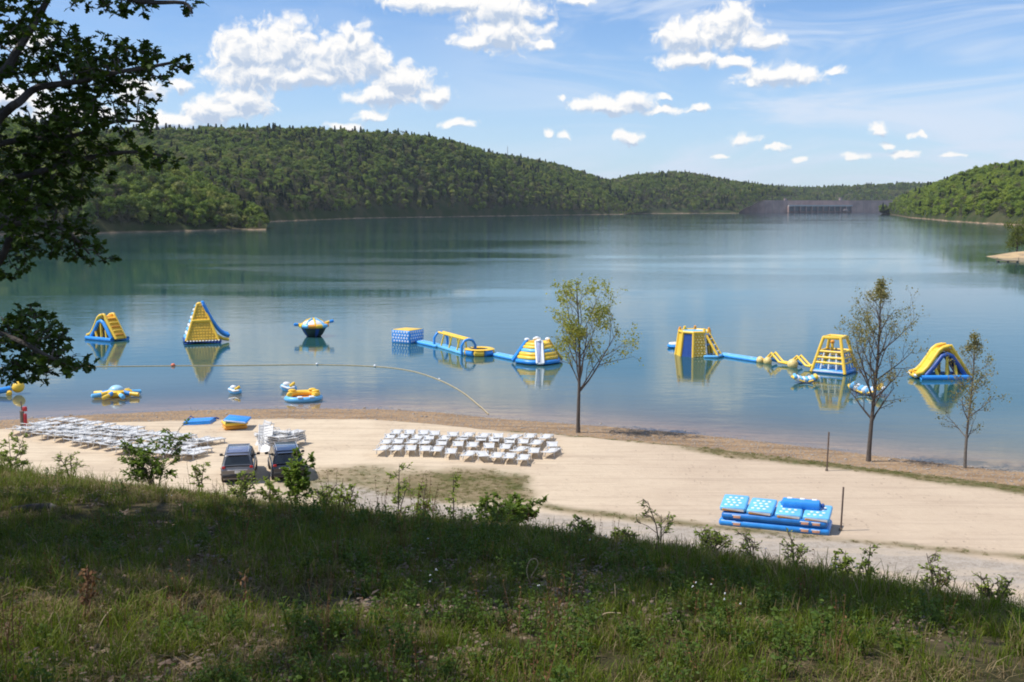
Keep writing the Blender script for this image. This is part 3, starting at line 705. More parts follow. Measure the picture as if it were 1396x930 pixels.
# --- saucer rocker
t = thing('saucer_float', 'dark bowl-shaped inflatable saucer with yellow and blue rim left of the blocks', 'inflatable float', P(428, 458.5), rel=8)
mb = MB(); mb.lathe([(0, -.1), (.85, -.05), (1.2, .35), (1.5, .9), (1.72, 1.35)], 20, c=(0, 0, 0), mis=lambda j, i: 0 if j % 4 < 3 else 1); mb.build('bowl', [M('shaded_green_vinyl', (0.02, 0.05, 0.045), 0.5), NAVY], t)  # bowl green painted nearly black to stand in for the underside shade
for k in range(12):
    a = 2 * PI * k / 12; b = 2 * PI * (k + 1) / 12; mb = MB()
    mb.tube([(1.72 * math.cos(q), 1.72 * math.sin(q), 1.42) for q in (a + .03, (a + b) / 2, b - .03)], .26, 8); mb.build('rim_pad', (YEL, SKYB, GOLD)[k % 3], t)
mb = MB(); mb.ell((0, 0, 1.5), (1.5, 1.5, .72), 16, 8, 0, 0, .5); mb.build('centre_dome', WHT, t)
for k in range(8):
    a = 2 * PI * k / 8; mb = MB(); mb.tube([(1.5 * math.cos(a), 1.5 * math.sin(a), 1.62), (.9 * math.cos(a), .9 * math.sin(a), 2.1), (.3 * math.cos(a), .3 * math.sin(a), 2.3)], .13, 6); mb.build('dome_rib', SKYB if k % 2 else YEL, t)
for s, dz in ((-1, 0), (1, .5)):
    mb = MB(); mb.tube([(s * 1.5, -.2, 1.55 + dz * .3), (s * 2.0, -.2, 1.6 + dz * .5)], .17, 8); mb.build('arm', YEL, t)
    mb = MB(); mb.tube([(s * 2.02, -.2, 1.6 + dz * .5), (s * 2.5, -.2, 1.62 + dz * .65)], .2, 8); mb.build('arm_tip', BLU, t)
# --- dotted block
t = thing('inflatable_block', 'big blue inflatable block with white dots and flat yellow top', 'inflatable block', P(556, 466), rel=-39)
mb = MB(); mb.box((0, 0, .72), (2.85, 2.85, 1.6), 0, .12); mb.build('body', BLU, t)
mb = MB(); mb.box((0, 0, 1.56), (2.6, 2.6, .08), 0, .03); mb.build('top_mat', YEL, t)
for s in range(4):
    mb = MB(); rm = Matrix.Rotation(s * PI / 2, 4, 'Z')
    for r in range(4):
        for k in range(6):
            x = -1.25 + (k + (.25 if r % 2 else 0.6)) * .43
            V, Fc = rbox(.22, .035, .22, .015); mb.add(V, Fc, 0, rm @ Matrix.Translation((x, -1.435, .24 + r * .36)) @ Matrix.Rotation(PI / 4, 4, 'Y'))
    mb.build('white_dots', WHT, t)
# --- floating walkways
def walkway(a, b, label, w=1.25, grp='blue floating walkways'):
    a = Vector(a); b = Vector(b); c = (a + b) / 2; c.z = 0; d = b - a; L_ = Vector((d.x, d.y, 0)).length
    t = thing('floating_walkway', label, 'floating walkway', c, math.atan2(d.y, d.x), grp)
    mb = MB(); mb.box((0, 0, .14), (L_, w, .34), 0, .13, seg=3); mb.build('mat', SKYB, t)
    for s in (-1, 1):
        mb = MB(); mb.box((0, s * (w / 2 - .01), .10), (L_ - .2, .06, .16), 0, .02); mb.build('side_band', BLU, t)
    for k in (-.28, .28):
        mb = MB(); mb.box((k * L_, 0, .325), (.35, .16, .02), 0, .005); mb.build('step_mark', WHT, t)
    return t
walkway(P(569, 466.5), P(600, 473.5), 'blue floating walkway between the dotted block and the bar arch')
walkway(P(671, 483.5), P(704, 490.5), 'blue floating walkway between the ring trampoline and the tiered climbing mound')
walkway(P(982, 484.5), P(1037, 493), 'long blue floating walkway from the yellow castle to the ball bridge', 1.35)
# --- bar arch
a = P(600, 472); b = P(640, 484); c = (a + b) / 2; d = b - a; L_ = d.length
t = thing('monkey_bar_arch', 'inflatable arch with slanted yellow bars between two blue hoops', 'inflatable arch', c, math.atan2(d.y, d.x))
mb = MB(); mb.box((0, 0, .12), (L_, 1.5, .34), 0, .12); mb.build('base_mat', SKYB, t)
for s in (-1, 1):
    mb = MB(); x = s * (L_ / 2 - .25)
    mb.tube([(x, -.85, .1), (x, -.85, 1.05), (x, -.5, 1.6), (x, 0, 1.75), (x, .5, 1.6), (x, .85, 1.05), (x, .85, .1)], .16, 8); mb.build('hoop', BLU, t)
for s in (-1, 1):
    mb = MB(); mb.tube([(-L_ / 2 + .3, s * .28, 1.72), (L_ / 2 - .3, s * .28, 1.72)], .15, 8); mb.build('top_beam', YEL, t)
for k in range(3):
    x = (-.26 + k * .27) * L_
    for s in (-1, 1):
        mb = MB(); mb.tube([(x, s * .35, 1.6), (x - .28, s * .6, .3)], .1, 8); mb.build('hanging_bar', YEL, t)
# --- ring trampoline
t = thing('ring_trampoline', 'eight-sided yellow and blue floating ring trampoline beside the bar arch', 'water trampoline', P(653.5, 484), rel=10)
for k in range(8):
    a = 2 * PI * k / 8 + .2; b = a + 2 * PI / 8; mb = MB(); mb.tube([(1.42 * math.cos(q), 1.42 * math.sin(q), .36) for q in (a + .04, b - .04)], .40, 10); mb.build('ring_segment', YEL if k % 2 else BLU, t)
mb = MB(); mb.lathe([(1.75, .70), (1.5, .80), (1.15, .78), (1.0, .70)], 16); mb.build('top_pad', YEL, t)
mb = MB(); mb.lathe([(0, .5), (1.1, .6)], 16); mb.build('jump_mat', NET, t)
# --- tiered climbing mound
t = thing('climbing_mound', 'tiered round yellow climbing mound with white ramp, behind the leafy tree', 'inflatable mound', P(733, 494), rel=0)
R8 = [(2.35, .28, BLU), (2.12, .68, YEL), (1.92, 1.04, YEL), (1.70, 1.38, SKYB), (1.48, 1.72, YEL), (1.25, 2.02, YEL)]
for r, z, m in R8:
    mb = MB(); mb.tube([(r * math.cos(2 * PI * (k + .5) / 8), r * math.sin(2 * PI * (k + .5) / 8), z) for k in range(8)], .24, 8, closed=True); mb.build('tier', m, t)
mb = MB(); mb.lathe([(2.2, .2), (1.15, 2.05), (0, 2.1)], 8); mb.build('core', M('ochre_vinyl', (0.5, .3, .05)), t)
def ramp(ang, w, m1, m2, name):
    d = V3(math.cos(ang), math.sin(ang), 0); up = V3(0, 0, 1)
    a = d * 2.75 + up * .15; b = d * 1.15 + up * 2.35
    mb = MB(); mb.slab(a, b, w, .22, 0, .07); mb.build(name, m1, t)
    sd = V3(-math.sin(ang), math.cos(ang), 0)
    for s in (-1, 1):
        mb = MB(); mb.tube([a + sd * s * w / 2 + up * .12, b + sd * s * w / 2 + up * .12], .12, 8); mb.build('ramp_rail', m2, t)
    mb = MB(); mb.ell(b + up * .12, (.3, .3, .2)); mb.build('ramp_cap', WHT, t)
ramp(math.radians(-84), .7, WHT, WHT, 'ramp'); ramp(math.radians(188), .6, BLU, BLU, 'ramp'); ramp(math.radians(20), .5, WHT, YEL, 'ramp'); ramp(math.radians(95), .6, WHT, WHT, 'ramp')
mb = MB(); mb.slab(V3(.05, -2.72, .42), V3(.12, -1.25, 2.44), .34, .1, 0, .02); mb.build('ramp_strip', M('grey_blue_vinyl', (.34, .38, .55)), t)
# --- castle
t = thing('inflatable_castle', 'yellow inflatable castle with navy door and light blue roof deck', 'inflatable castle', P(946, 484), rel=-25)
n = 8; rb, rt, hh_ = 2.05, 1.68, 2.7; off = math.radians(-112.5)
CAST = [0, 1, 2, 3, 0, 0, 0, 0]
for k in range(n):
    a = off + 2 * PI * (k - 1) / n; b = a + 2 * PI / n
    A0, B0 = V3(rb * math.cos(a), rb * math.sin(a), -.05), V3(rb * math.cos(b), rb * math.sin(b), -.05)
    A1, B1 = V3(rt * math.cos(a), rt * math.sin(a), hh_), V3(rt * math.cos(b), rt * math.sin(b), hh_)
    nr = (B0 - A0).cross(A1 - A0).normalized()
    if k == 3:
        for f in (0.05, .5, .95):
            mb = MB(); mb.tube([A0.lerp(B0, f), A1.lerp(B1, f)], .13, 8); mb.build('frame_tube', WHT if f < .1 else YEL, t)
        for f in (.08, .5, .9):
            mb = MB(); mb.tube([A0.lerp(A1, f), B0.lerp(B1, f)], .12, 8); mb.build('frame_bar', BLU, t)
        mb = MB(); mb.add([A0 - nr * .5, B0 - nr * .5, B1 - nr * .5, A1 - nr * .5], [(0, 1, 2, 3)]); mb.build('inner_wall', NAVY, t)
        continue
    mb = MB(); d = nr * .2
    mb.add([A0, B0, B1, A1, A0 - d, B0 - d, B1 - d, A1 - d], [(0, 1, 2, 3), (7, 6, 5, 4), (0, 4, 5, 1), (3, 2, 6, 7), (0, 3, 7, 4), (1, 5, 6, 2)])
    if k == 2:
        for i in range(9):
            for j in range(4):
                f = (i + .5) / 9; u = (j + .5 + (.2 if i % 2 else -.2)) / 4
                mb.box(A0.lerp(B0, u).lerp(A1.lerp(B1, u), f) + nr * .04, (.24, .16, .17), 1, .06)
    mb.build('climbing_wall' if k == 2 else 'wall_panel', [NAVY if k == 1 else YEL, M('pale_yellow_vinyl', (.88, .66, .25), .4)], t, smooth=False)
    mb = MB(); mb.tube([A0, A1], .17, 8); mb.build('corner_tube', YEL, t)
    mb = MB(); mb.tube([A1, B1], .17, 8); mb.build('top_tube', YEL, t)
mb = MB(); mb.lathe([(1.62, hh_ - .15), (1.5, hh_ + .06), (0, hh_ + .1)], 8, mi=0); mb.build('roof_deck', SKYB, t)
for k in (3, 4, 6, 7, 0):
    a = off + 2 * PI * (k - 1) / n; mb = MB(); mb.tube([(rt * math.cos(a), rt * math.sin(a), hh_), (rt * .95 * math.cos(a), rt * .95 * math.sin(a), hh_ + .42)], [.2, .14], 8); mb.build('battlement', YEL if k % 2 else GOLD, t)
mb = MB(); a = V3(3.25, -.35, .2); b = V3(1.7, -.1, 2.45)
for s in (-.45, .45): mb.tube([a + V3(0, s, 0), b + V3(0, s, 0)], .14, 8)
mb.build('stair_rail', YEL, t)
for k in range(7):
    mb = MB(); mb.box(a.lerp(b, (k + .5) / 7), (.2, .85, .13), 0, .04); mb.build('stair_tread', WHT if k % 2 else NAVY, t)
mb = MB(); mb.tube([(2.2, .9, .15), (3.3, .2, .2), (3.2, -.9, .15), (1.9, -1.4, .1)], .17, 8); mb.build('stair_base', SKYB, t)
# --- landing float
t = thing('round_float', 'small round blue float with yellow ring at the left foot of the castle', 'float', P(921, 474), rel=0)
mb = MB(); mb.lathe([(0, -.1), (.85, 0), (1.0, .2), (.9, .42), (.7, .45)], 18); mb.build('hull', BLU, t)
mb = MB(); mb.tube([(.7 * math.cos(2 * PI * k / 14), .7 * math.sin(2 * PI * k / 14), .46) for k in range(14)], .15, 8, closed=True); mb.build('ring', WHT, t)
mb = MB(); mb.lathe([(.6, .5), (0, .55)], 14); mb.build('seat', YEL, t)
mb = MB(); mb.slab((.5, .1, .35), (1.9, .4, 1.35), .5, .2, 0, .08); mb.build('side_ramp', YEL, t)
# --- ball bridge
o0 = P(1047, 494.5); o1 = P(1107, 503.5); c = (o0 + o1) / 2; d = o1 - o0; L_ = d.length
t = thing('ball_bridge', 'zigzag yellow tube bridge over three floating balls beside the frame tower', 'inflatable bridge', c, math.atan2(d.y, d.x))
def bx(px): return (px - 1047) / 60 * L_ - L_ / 2
for s in (-.32, .32):
    mb = MB(); mb.tube([(bx(1040), s, .25), (bx(1046), s, .35), (bx(1054.4), s, 1.15), (bx(1065), s, .3), (bx(1078), s, .25), (bx(1089.5), s, 1.2), (bx(1101), s, .35), (bx(1108), s, .3)], .13, 8); mb.build('zigzag_tube', YEL, t)
for px, r, yy in ((1040, .42, -.45), (1051, .46, -.5), (1085, .56, -.45)):
    mb = MB(); mb.ell((bx(px), yy, r * .55), r, 16, 10); mb.build('ball', M('pale_yellow_vinyl', (.88, .66, .25), .4), t)
    mb = MB(); mb.tube([(bx(px) + .0, yy, r * 1.2), (bx(px) + .5, yy + .9, .25)], .16, 8); mb.build('link_tube', BLU, t)
# --- frame tower
t = thing('frame_tower', 'tall yellow inflatable frame tower with ladder rungs on a blue base', 'inflatable tower', P(1137, 507), rel=-20)
hb, ht, zt = 1.72, .88, 3.55
cs = [(-1, -1), (1, -1), (1, 1), (-1, 1)]
for x, y in cs:
    mb = MB(); mb.tube([(x * hb, y * hb, .1), (x * ht, y * ht, zt)], .17, 8); mb.build('leg', YEL, t)
mb = MB(); mb.tube([(x * ht, y * ht, zt) for x, y in cs], .17, 8, closed=True); mb.build('top_ring', YEL, t)
mb = MB(); mb.box((0, 0, .18), (3.5, 3.5, .5), 0, .2); mb.build('base', BLU, t)
mb = MB(); mb.box((0, -1.78, .22), (3.1, .05, .12), 0, .01); mb.build('base_stripe', WHT, t)
def lv(f): return hb + (ht - hb) * f, .1 + (zt - .1) * f
for f in (.28, .43, .60):
    h_, z_ = lv(f)
    for k in range(4):
        (x0, y0), (x1, y1) = cs[k], cs[(k + 1) % 4]; mb = MB(); mb.tube([(x0 * h_, y0 * h_, z_), (x1 * h_, y1 * h_, z_)], .12, 8); mb.build('rung', YEL, t)
for side in range(4):
    rm = Matrix.Rotation(side * PI / 2, 4, 'Z')
    for u in (-.5, 0, .5):
        h0, z0 = lv(.1); h1, z1 = lv(.56); mb = MB(); mb.tube([rm @ V3(u * h0, -h0, z0), rm @ V3(u * h1, -h1, z1)], .075, 6); mb.build('upright', WHT if side % 2 == 0 else BLU, t)
h_, z_ = lv(.56); mb = MB(); mb.box((0, 0, z_), (h_ * 1.7, h_ * 1.7, .14), 0, .05); mb.build('deck', NAVY, t)
mb = MB(); mb.tube([(-.3, .1, z_), (-.3, .1, z_ + .85)], .16, 8); mb.build('post', YEL, t)
mb = MB(); mb.ell((-.3, .1, z_ + 1.0), .22); mb.build('post_ball', GOLD, t)
# --- striped rockers
def rocker(loc, rel, label, sc_=1.0, tilt=0):
    t = thing('striped_rocker', label, 'inflatable rocker', loc, rel=rel, group='striped blue and white rockers')
    for k in range(8):
        u = -1.05 + k * .30; z = .35 + .28 * u * u
        mb = MB(); mb.tube([(u * sc_, -.55 * sc_, z * sc_), (u * sc_, .55 * sc_, (z + .08) * sc_)], .19 * sc_, 8); mb.build('pad', (SKYB, WHT)[k % 2] if k < 7 else YEL, t)
    mb = MB(); mb.quadstrip([[V3(u * sc_, y * sc_, (.02 + .33 * u * u * .8) * sc_) for y in (-.5, -.2, .2, .5)] for u in np.linspace(-1.2, 1.2, 9)]); mb.build('hull', NAVY, t)
    for s in (-1, 1):
        mb = MB(); mb.tube([(s * 1.15 * sc_, -.45 * sc_, .55 * sc_), (s * 1.35 * sc_, 0, .62 * sc_), (s * 1.15 * sc_, .45 * sc_, .6 * sc_)], .15 * sc_, 8); mb.build('end_pad', WHT if s > 0 else YEL, t)
    mb = MB()
    for s in (-1, 1): mb.tube([(s * .7 * sc_, -.6 * sc_, .38 * sc_), (s * .2 * sc_, -.62 * sc_, .22 * sc_)], .08 * sc_, 6)
    mb.build('handle', YEL, t)
    return t
rocker(P(1098, 522), 10, 'striped blue and white inflatable rocker just left of the frame tower', .92)
rocker(P(1181, 538), -12, 'striped blue and white inflatable rocker seen behind the bare tree trunk', 1.12)
# --- octopus whirl
t = thing('octopus_float', 'inflatable octopus float with eight blue and yellow arms near the shore', 'inflatable float', P(159, 541), rel=0)
mb = MB(); mb.ell((0, 0, .62), (.62, .62, .42), 16, 8, 0, 0, .55); mb.build('dome', M('pale_blue_vinyl', (.42, .70, .86), .35), t)
mb = MB(); mb.lathe([(.5, -.05), (.85, .2), (.85, .5), (.6, .66)], 16); mb.build('hub', YEL, t)
for k in range(8):
    a = 2 * PI * k / 8 + .26; d = V3(math.cos(a), math.sin(a), 0); c1, c2 = (BLU, YEL) if k % 2 else (YEL, SKYB)
    mb = MB(); mb.tube([d * .7 + V3(0, 0, .42), d * 1.3 + V3(0, 0, .32)], .19, 8); mb.build('arm', c1, t)
    mb = MB(); mb.tube([d * 1.32 + V3(0, 0, .32), d * 2.1 + V3(0, 0, .26)], .19, 8); mb.build('arm_end', c2, t)
# --- seesaw at the left edge
t = thing('seesaw_float', 'blue inflatable seesaw with big yellow ball end at the left edge', 'inflatable float', P(-14, 540), rel=4)
mb = MB(); mb.tube([(-2.6, 0, .55), (0, 0, .28), (1.7, 0, .5)], .27, 10); mb.build('beam', BLU, t)
for s in (-1, 1):
    mb = MB(); mb.ell((s * 2.35, 0, .62), (.55, .5, .5), 16, 10, rot=(0, -.6 * s, 0)); mb.build('end_ball', YEL, t)
    mb = MB(); mb.tube([(s * 1.55, -.55, .12), (s * 1.6, 0, .3), (s * 1.55, .55, .12)], .22, 8); mb.build('foot', YEL, t)
# --- little boats and lounge ring
def rider(loc, rel, label, s=1.0):
    t = thing('rider_float', label, 'inflatable boat', loc, rel=rel, group='little blue and white ride-on floats')
    mb = MB(); mb.tube([(-.65 * s, 0, .42 * s), (-.4 * s, 0, .2 * s), (.1 * s, 0, .14 * s), (.5 * s, 0, .25 * s)], [.2 * s, .3 * s, .32 * s, .22 * s], 10); mb.build('hull', SKYB, t)
    mb = MB(); mb.tube([(-.6 * s, -.24 * s, .42 * s), (0, -.33 * s, .26 * s), (.5 * s, -.24 * s, .36 * s)], .09 * s, 6); mb.build('stripe', WHT, t)
    mb = MB(); mb.ell((-.25 * s, 0, .55 * s), (.3 * s, .22 * s, .18 * s)); mb.build('seat', WHT, t)
    mb = MB(); mb.tube([(.15 * s, -.3 * s, .42 * s), (.35 * s, 0, .62 * s), (.15 * s, .3 * s, .42 * s)], .12 * s, 8); mb.build('back_rest', YEL, t)
    return t
rider(P(321.5, 536.5), -35, 'tiny blue and white ride-on float drifting alone in the shallows', 1.0)
rider(P(395, 533), -20, 'tiny blue ride-on float touching the yellow lounge ring', 1.15)
t = thing('lounge_ring', 'round yellow and blue lounge float resting in the shallow water', 'inflatable float', P(414, 545), rel=8)
mb = MB(); mb.tube([(1.45 * math.cos(2 * PI * k / 16), 1.0 * math.sin(2 * PI * k / 16), .15) for k in range(16)], .24, 8, closed=True); mb.build('hull_tube', SKYB, t)
mb = MB(); mb.tube([(1.22 * math.cos(q), .85 * math.sin(q), .48) for q in np.linspace(-.9, PI + .25, 16)], .25, 8); mb.build('backrest_tube', YEL, t)
mb = MB(); mb.lathe([(0, .2), (1.1, .22)], 14); mb.build('floor', GOLD, t)
for x in (-.45, .55):
    mb = MB(); mb.box((x, -.95, .38), (.45, .5, .16), 0, .07); mb.build('foot_pad', WHT, t)
for x, y in ((-.9, .6), (.85, .6), (1.0, -.3)):
    mb = MB(); mb.ell((x, y, .76), (.35, .2, .14)); mb.build('headrest', YEL, t)
# --- buoy line
pts = [P(-60, 503), P(60, 501), P(110, 500.5), P(236, 499), P(330, 498.5), P(430, 497.5), P(510, 500), P(560, 506), P(600, 519), P(630, 535), P(655, 555), P(666, 565)]
pts = [Vector((p.x, p.y, .03)) for p in pts]
def crom(pts, n=8):
    out = []
    for i in range(len(pts) - 1):
        p0 = pts[max(i - 1, 0)]; p1 = pts[i]; p2 = pts[i + 1]; p3 = pts[min(i + 2, len(pts) - 1)]
        for k in range(n):
            t_ = k / n; out.append(0.5 * ((2 * p1) + (p2 - p0) * t_ + (2 * p0 - 5 * p1 + 4 * p2 - p3) * t_ ** 2 + (3 * p1 - p0 - 3 * p2 + p3) * t_ ** 3))
    return out + [pts[-1]]
t = thing('swim_rope', 'long tan floating swim rope with buoys curving in to the beach', 'swim rope', (0, 0, 0))
mb = MB(); mb.tube(crom(pts), .042, 6); mb.build('rope', M('tan_rope', (.52, .42, .24), .8), t)
for px, py, m, r in ((236, 499, M('faded_orange_buoy', (.8, .2, .09), .5), .22), (432, 497.6, WHT, .13), (511, 500, WHT, .14), (599, 518, WHT, .10)):
    mb = MB(); q = P(px, py); mb.ell((q.x, q.y, .1), (r, r, r * .85)); mb.build('buoy', m, t)
# ================================================================== THE BEACH
# volleyball posts
def post(p, label, h, lean, grp='bare net posts in the sand'):
    t = thing('net_post', label, 'post', (p.x, p.y, p.z - .3), 0, grp)
    mb = MB(); mb.tube([(0, 0, 0), (lean, 0, h + .3)], .045, 8); mb.build('pole', STEEL, t)
    mb = MB(); mb.tube([(lean * .97, -.07, h + .1), (lean * .97, .07, h + .1)], .02, 6); mb.build('net_hook', STEEL, t)
    mb = MB(); mb.tube([(-.02, 0, .28), (.01, 0, .42)], .085, 8); mb.build('sleeve', WOOD, t)
post(G(1127, 642), 'far thin rusty net post near the grass strip by the water', 2.35, .05)
post(G(1146, 723.5), 'near rusty net post beside the pile of blue mats', 2.15, .06)
# rescue post
p = G(31, 584); t = thing('rescue_post', 'wooden rescue post with red float hanging on it at the left shore', 'rescue post', p)
mb = MB(); mb.tube([(0, 0, -.3), (.0, 0, 1.25)], .16, 8); mb.tube([(0, 0, 1.25), (-.03, 0, 1.95)], .05, 8); mb.build('post', WOOD, t)
mb = MB(); mb.box((.26, -.08, .62), (.24, .16, .95), 0, .07); mb.build('rescue_float', RED, t)
mb = MB(); mb.box((.26, -.08, 1.42), (.32, .14, .34), 0, .05); mb.build('red_sign', RED, t)
# flat mat with black corners, and the yellow/blue pile
p = G(271, 576.5); t = thing('beach_mat', 'flat blue inflatable mat lying alone near the waterline', 'inflatable mat', p, rel=6)
mb = MB(); mb.add([(-1.2, -.75, .02), (.7, -.9, .02), (1.35, .55, .02), (-.75, .8, .02), (-1.15, -.7, .25), (.68, -.82, .25), (1.25, .5, .25), (-.72, .72, .25)],
   [(3, 2, 1, 0), (4, 5, 6, 7), (0, 1, 5, 4), (1, 2, 6, 5), (2, 3, 7, 6), (3, 0, 4, 7)]); mb.build('mat', BLU, t)
mb = MB(); mb.tube([(.95, .25, .2), (1.3, .42, .2), (1.5, .5, .12)], .07, 6); mb.build('corner_flap', NAVY, t)
mb = MB(); mb.tube([(-.65, .6, .25), (-.5, .75, .40), (-.25, .7, .26)], .04, 6); mb.build('strap', NAVY, t)
p = G(322, 584)
for k, (m, dz, w, rl, lb) in enumerate([(GOLD, .16, 1.6, 8, 'lowest yellow mat of the small pile behind the silver car'), (YEL, .42, 1.65, 12, 'middle yellow mat of the small pile behind the silver car')]):
    t = thing('foam_mat', lb, 'inflatable mat', (p.x - .1, p.y, p.z + dz - .15), rel=rl, group='mats in the small pile')
    mb = MB(); mb.box((0, 0, .15), (w, 1.3, .26), 0, .1); mb.build('body', m, t)
    mb = MB(); mb.box((0, 0, .15), (w + .015, 1.2, .05), 0, .01); mb.build('seam_band', GOLD if k else YEL, t)
t = thing('foam_mat', 'bright blue mat lying tilted on top of the small yellow pile', 'inflatable mat', (p.x + .1, p.y, p.z + .55), rel=-12, group='mats in the small pile')
t.rotation_euler[1] = math.radians(6)
mb = MB(); mb.box((0, 0, .12), (1.65, 1.9, .18), 0, .08); mb.build('body', BLU, t)
mb = MB(); mb.box((0, -.94, .12), (1.5, .06, .08), 0, .02); mb.build('white_edge', WHT, t)
# big pile of blue mats
A = G(979, 716); B = G(1131, 731); d = B - A; L_ = d.length; ang_ = math.atan2(d.y, d.x)
ctr = (A + B) / 2; nrm = V3(-math.sin(ang_), math.cos(ang_), 0); ctr = ctr + nrm * 1.0; ctr.z = gz(ctr.x, ctr.y) - .03
tl = ['lowest of the long blue mats in the big pile on the sand', 'second long darker blue mat of the big pile on the sand']
for k in range(2):
    t = thing('long_mat', tl[k], 'inflatable mat', ctr + V3(0, 0, k * .36), ang_, 'long mats under the big pile')
    mb = MB(); mb.box((0, 0, .18), (L_ - k * .25, 2.0, .36), 0, .16, seg=3); mb.build('body', BLU if k == 0 else M('deep_blue_vinyl', (.02, .20, .58), .4), t)
    for x in (-L_ * .33, L_ * .28, L_ * .38):
        mb = MB(); mb.box((x, -1.0, .18), (.34, .03, .12), 0, .01); mb.build('orange_patch', M('patch_orange', (.85, .42, .25)), t)
        mb = MB(); mb.box((x - .02, -1.005, .25), (.42, .03, .04), 0, .01); mb.build('white_patch', WHT, t)
names = ['leftmost', 'second from left', 'third from left', 'rightmost']
for k in range(4):
    w = L_ / 4 - .06
    c = ctr + V3(math.cos(ang_), math.sin(ang_), 0) * ((k - 1.5) * (w + .07)) + V3(0, 0, .72 + (.12, .06, .02, 0)[k])
    t = thing('dotted_mat', names[k] + ' white-dotted square mat on the big blue pile', 'inflatable mat', c, ang_ + (.03, -.02, .02, -.02)[k], 'dotted square mats on the big pile')
    t.rotation_euler[0] = math.radians(5)
    mb = MB(); mb.box((0, 0, .12), (w, 1.85, .26), 0, .1, seg=3); mb.build('body', SKYB, t)
    mb = MB(); mb.box((0, -.93, .09), (w - .25, .05, .11), 0, .02); mb.build('orange_edge', GOLD, t)
    mb = MB(); mb.add([(-w / 2 + .15, -.965, .14), (w / 2 - .1, -.965, .05), (w / 2 - .1, -.965, .17), (-w / 2 + .15, -.965, .19)], [(0, 1, 2, 3)]); mb.build('white_edge', WHT, t)
    mb = MB()
    for r in range(4):
        for q in range(3):
            mb.ell((-w * .27 + q * w * .22 + (.08 if r % 2 else -.02), -.62 + r * .36, .252), (.085, .10, .012), 10, 4)
    mb.build('white_dots', WHT, t)
c = ctr + V3(math.cos(ang_), math.sin(ang_), 0) * (L_ * .225) + nrm * .15 + V3(0, 0, 1.13)
t = thing('bolster', 'small blue bolster with white patches on top of the right mats', 'inflatable bolster', c, ang_ + .02)
mb = MB(); mb.tube([(-.85, 0, .03), (.85, 0, .03)], .27, 12); mb.build('body', BLU, t)
for x in (-.55, .05, .62):
    mb = MB(); mb.box((x, .02, .29), (.24, .22, .05), 0, .02); mb.build('white_patch', WHT, t)
mb = MB(); mb.tube([(.98, 0, .03), (1.06, 0, .03)], .12, 10); mb.build('end_cap', NAVY, t)
# ------------------------------------------------------------------ loungers
def lounger_proto(back_deg, name, label, grp, loc, rotz):
    t = thing(name, label, 'lounger', loc, rotz, grp)
    mb = MB()                                              # seat with slats, +y = foot end, hinge at y = -.3
    for k in range(7): mb.box((0, -.2 + k * .19, .31), (.56, .165, .035), 0, .01)
    for s in (-1, 1): mb.box((s * .30, .37, .31), (.06, 1.4, .07), 0, .02)
    mb.build('seat', PLAS, t)
    mb = MB(); rm = Matrix.Translation((0, -.30, .33)) @ Matrix.Rotation(-math.radians(back_deg), 4, 'X')
    for k in range(4):
        V, Fc = rbox(.56, .155, .035, .01); mb.add(V, Fc, 0, rm @ Matrix.Translation((0, -.09 - k * .17, 0)))
    for s in (-1, 1):
        V, Fc = rbox(.06, .72, .06, .02); mb.add(V, Fc, 0, rm @ Matrix.Translation((s * .30, -.36, 0)))
    mb.build('backrest', PLAS, t)
    for s in (-1, 1):
        for y in (-.25, .92):
            mb = MB(); mb.tube([(s * .29, y, .30), (s * .33, y + (.05 if y > 0 else -.05), -.02)], [.04, .03], 6); mb.build('leg', PLAS, t)
        mb = MB(); mb.tube([(s * .31, -.2, .32), (s * .34, -.15, .50), (s * .34, .22, .50), (s * .31, .26, .32)], .025, 6); mb.build('armrest', PLAS, t)
    return t
cx = lambda x, y: (500 + x / 4.65, 560 + y / 4.65)
ROWS = [[(187,157),(272,158),(360,160),(430,165),(545,173),(640,176),(740,180),(832,182),(930,188),(1033,183),(1135,187)],
        [(148,185),(233,185),(322,190),(395,193),(495,195),(612,195),(725,200),(808,205),(905,215),(993,218),(1075,225),(1175,238)],
        [(122,220),(198,218),(290,218),(370,220),(475,228),(580,235),(670,240),(775,247),(880,252),(968,268),(1060,278),(1168,277)],
        [(100,262),(190,262),(280,262),(370,265),(445,268),(535,282),(648,297),(735,300),(825,308),(905,312),(993,322)]]
RN = ['row nearest the lake', 'second row from the lake', 'third row from the lake', 'row nearest us']
proto = None; n_l = 0
for r, row in enumerate(ROWS):
    for k, (x, y) in enumerate(row):
        px, py = cx(x, y + 10); p = G(px, py); rz = math.atan2(-p.x, p.y) + random.gauss(0, .11) - .12
        which = 'last' if k == len(row) - 1 else ORD[k + 1]
        lb = '%s white lounger from the left, %s, block right of the cars' % (which, RN[r])
        if proto is None:
            proto = lounger_proto(9, 'lounger', lb, 'white loungers set out in the middle of the beach', p, rz); pk = kids(proto)
        else: copy_tree(proto, p, rz, lb, None, pk)
        n_l += 1
c2 = lambda x, y: (x / 4.65, 540 + y / 4.65)
LR = [([(345,172),(430,178),(560,200),(700,218),(830,232)], 9, 'row nearest the lake'),
      ([(235,203),(330,205),(450,222),(570,232),(700,240),(860,258),(1010,268),(1120,278),(1215,290),(1310,305)], 17, 'second row from the lake'),
      ([(185,218),(280,232),(400,246),(520,252),(640,262),(760,275),(880,292),(1000,300),(1120,318),(1240,330)], 16, 'third row from the lake'),
      ([(130,230),(240,250),(340,266),(450,275),(520,280),(640,298),(760,318),(880,335),(1000,345),(1120,352),(1230,362)], 15, 'fourth row from the lake'),
      ([(500,300),(600,318),(720,335),(840,360),(960,372),(1080,385),(1210,388)], 11, 'fifth row from the lake')]
proto2 = None
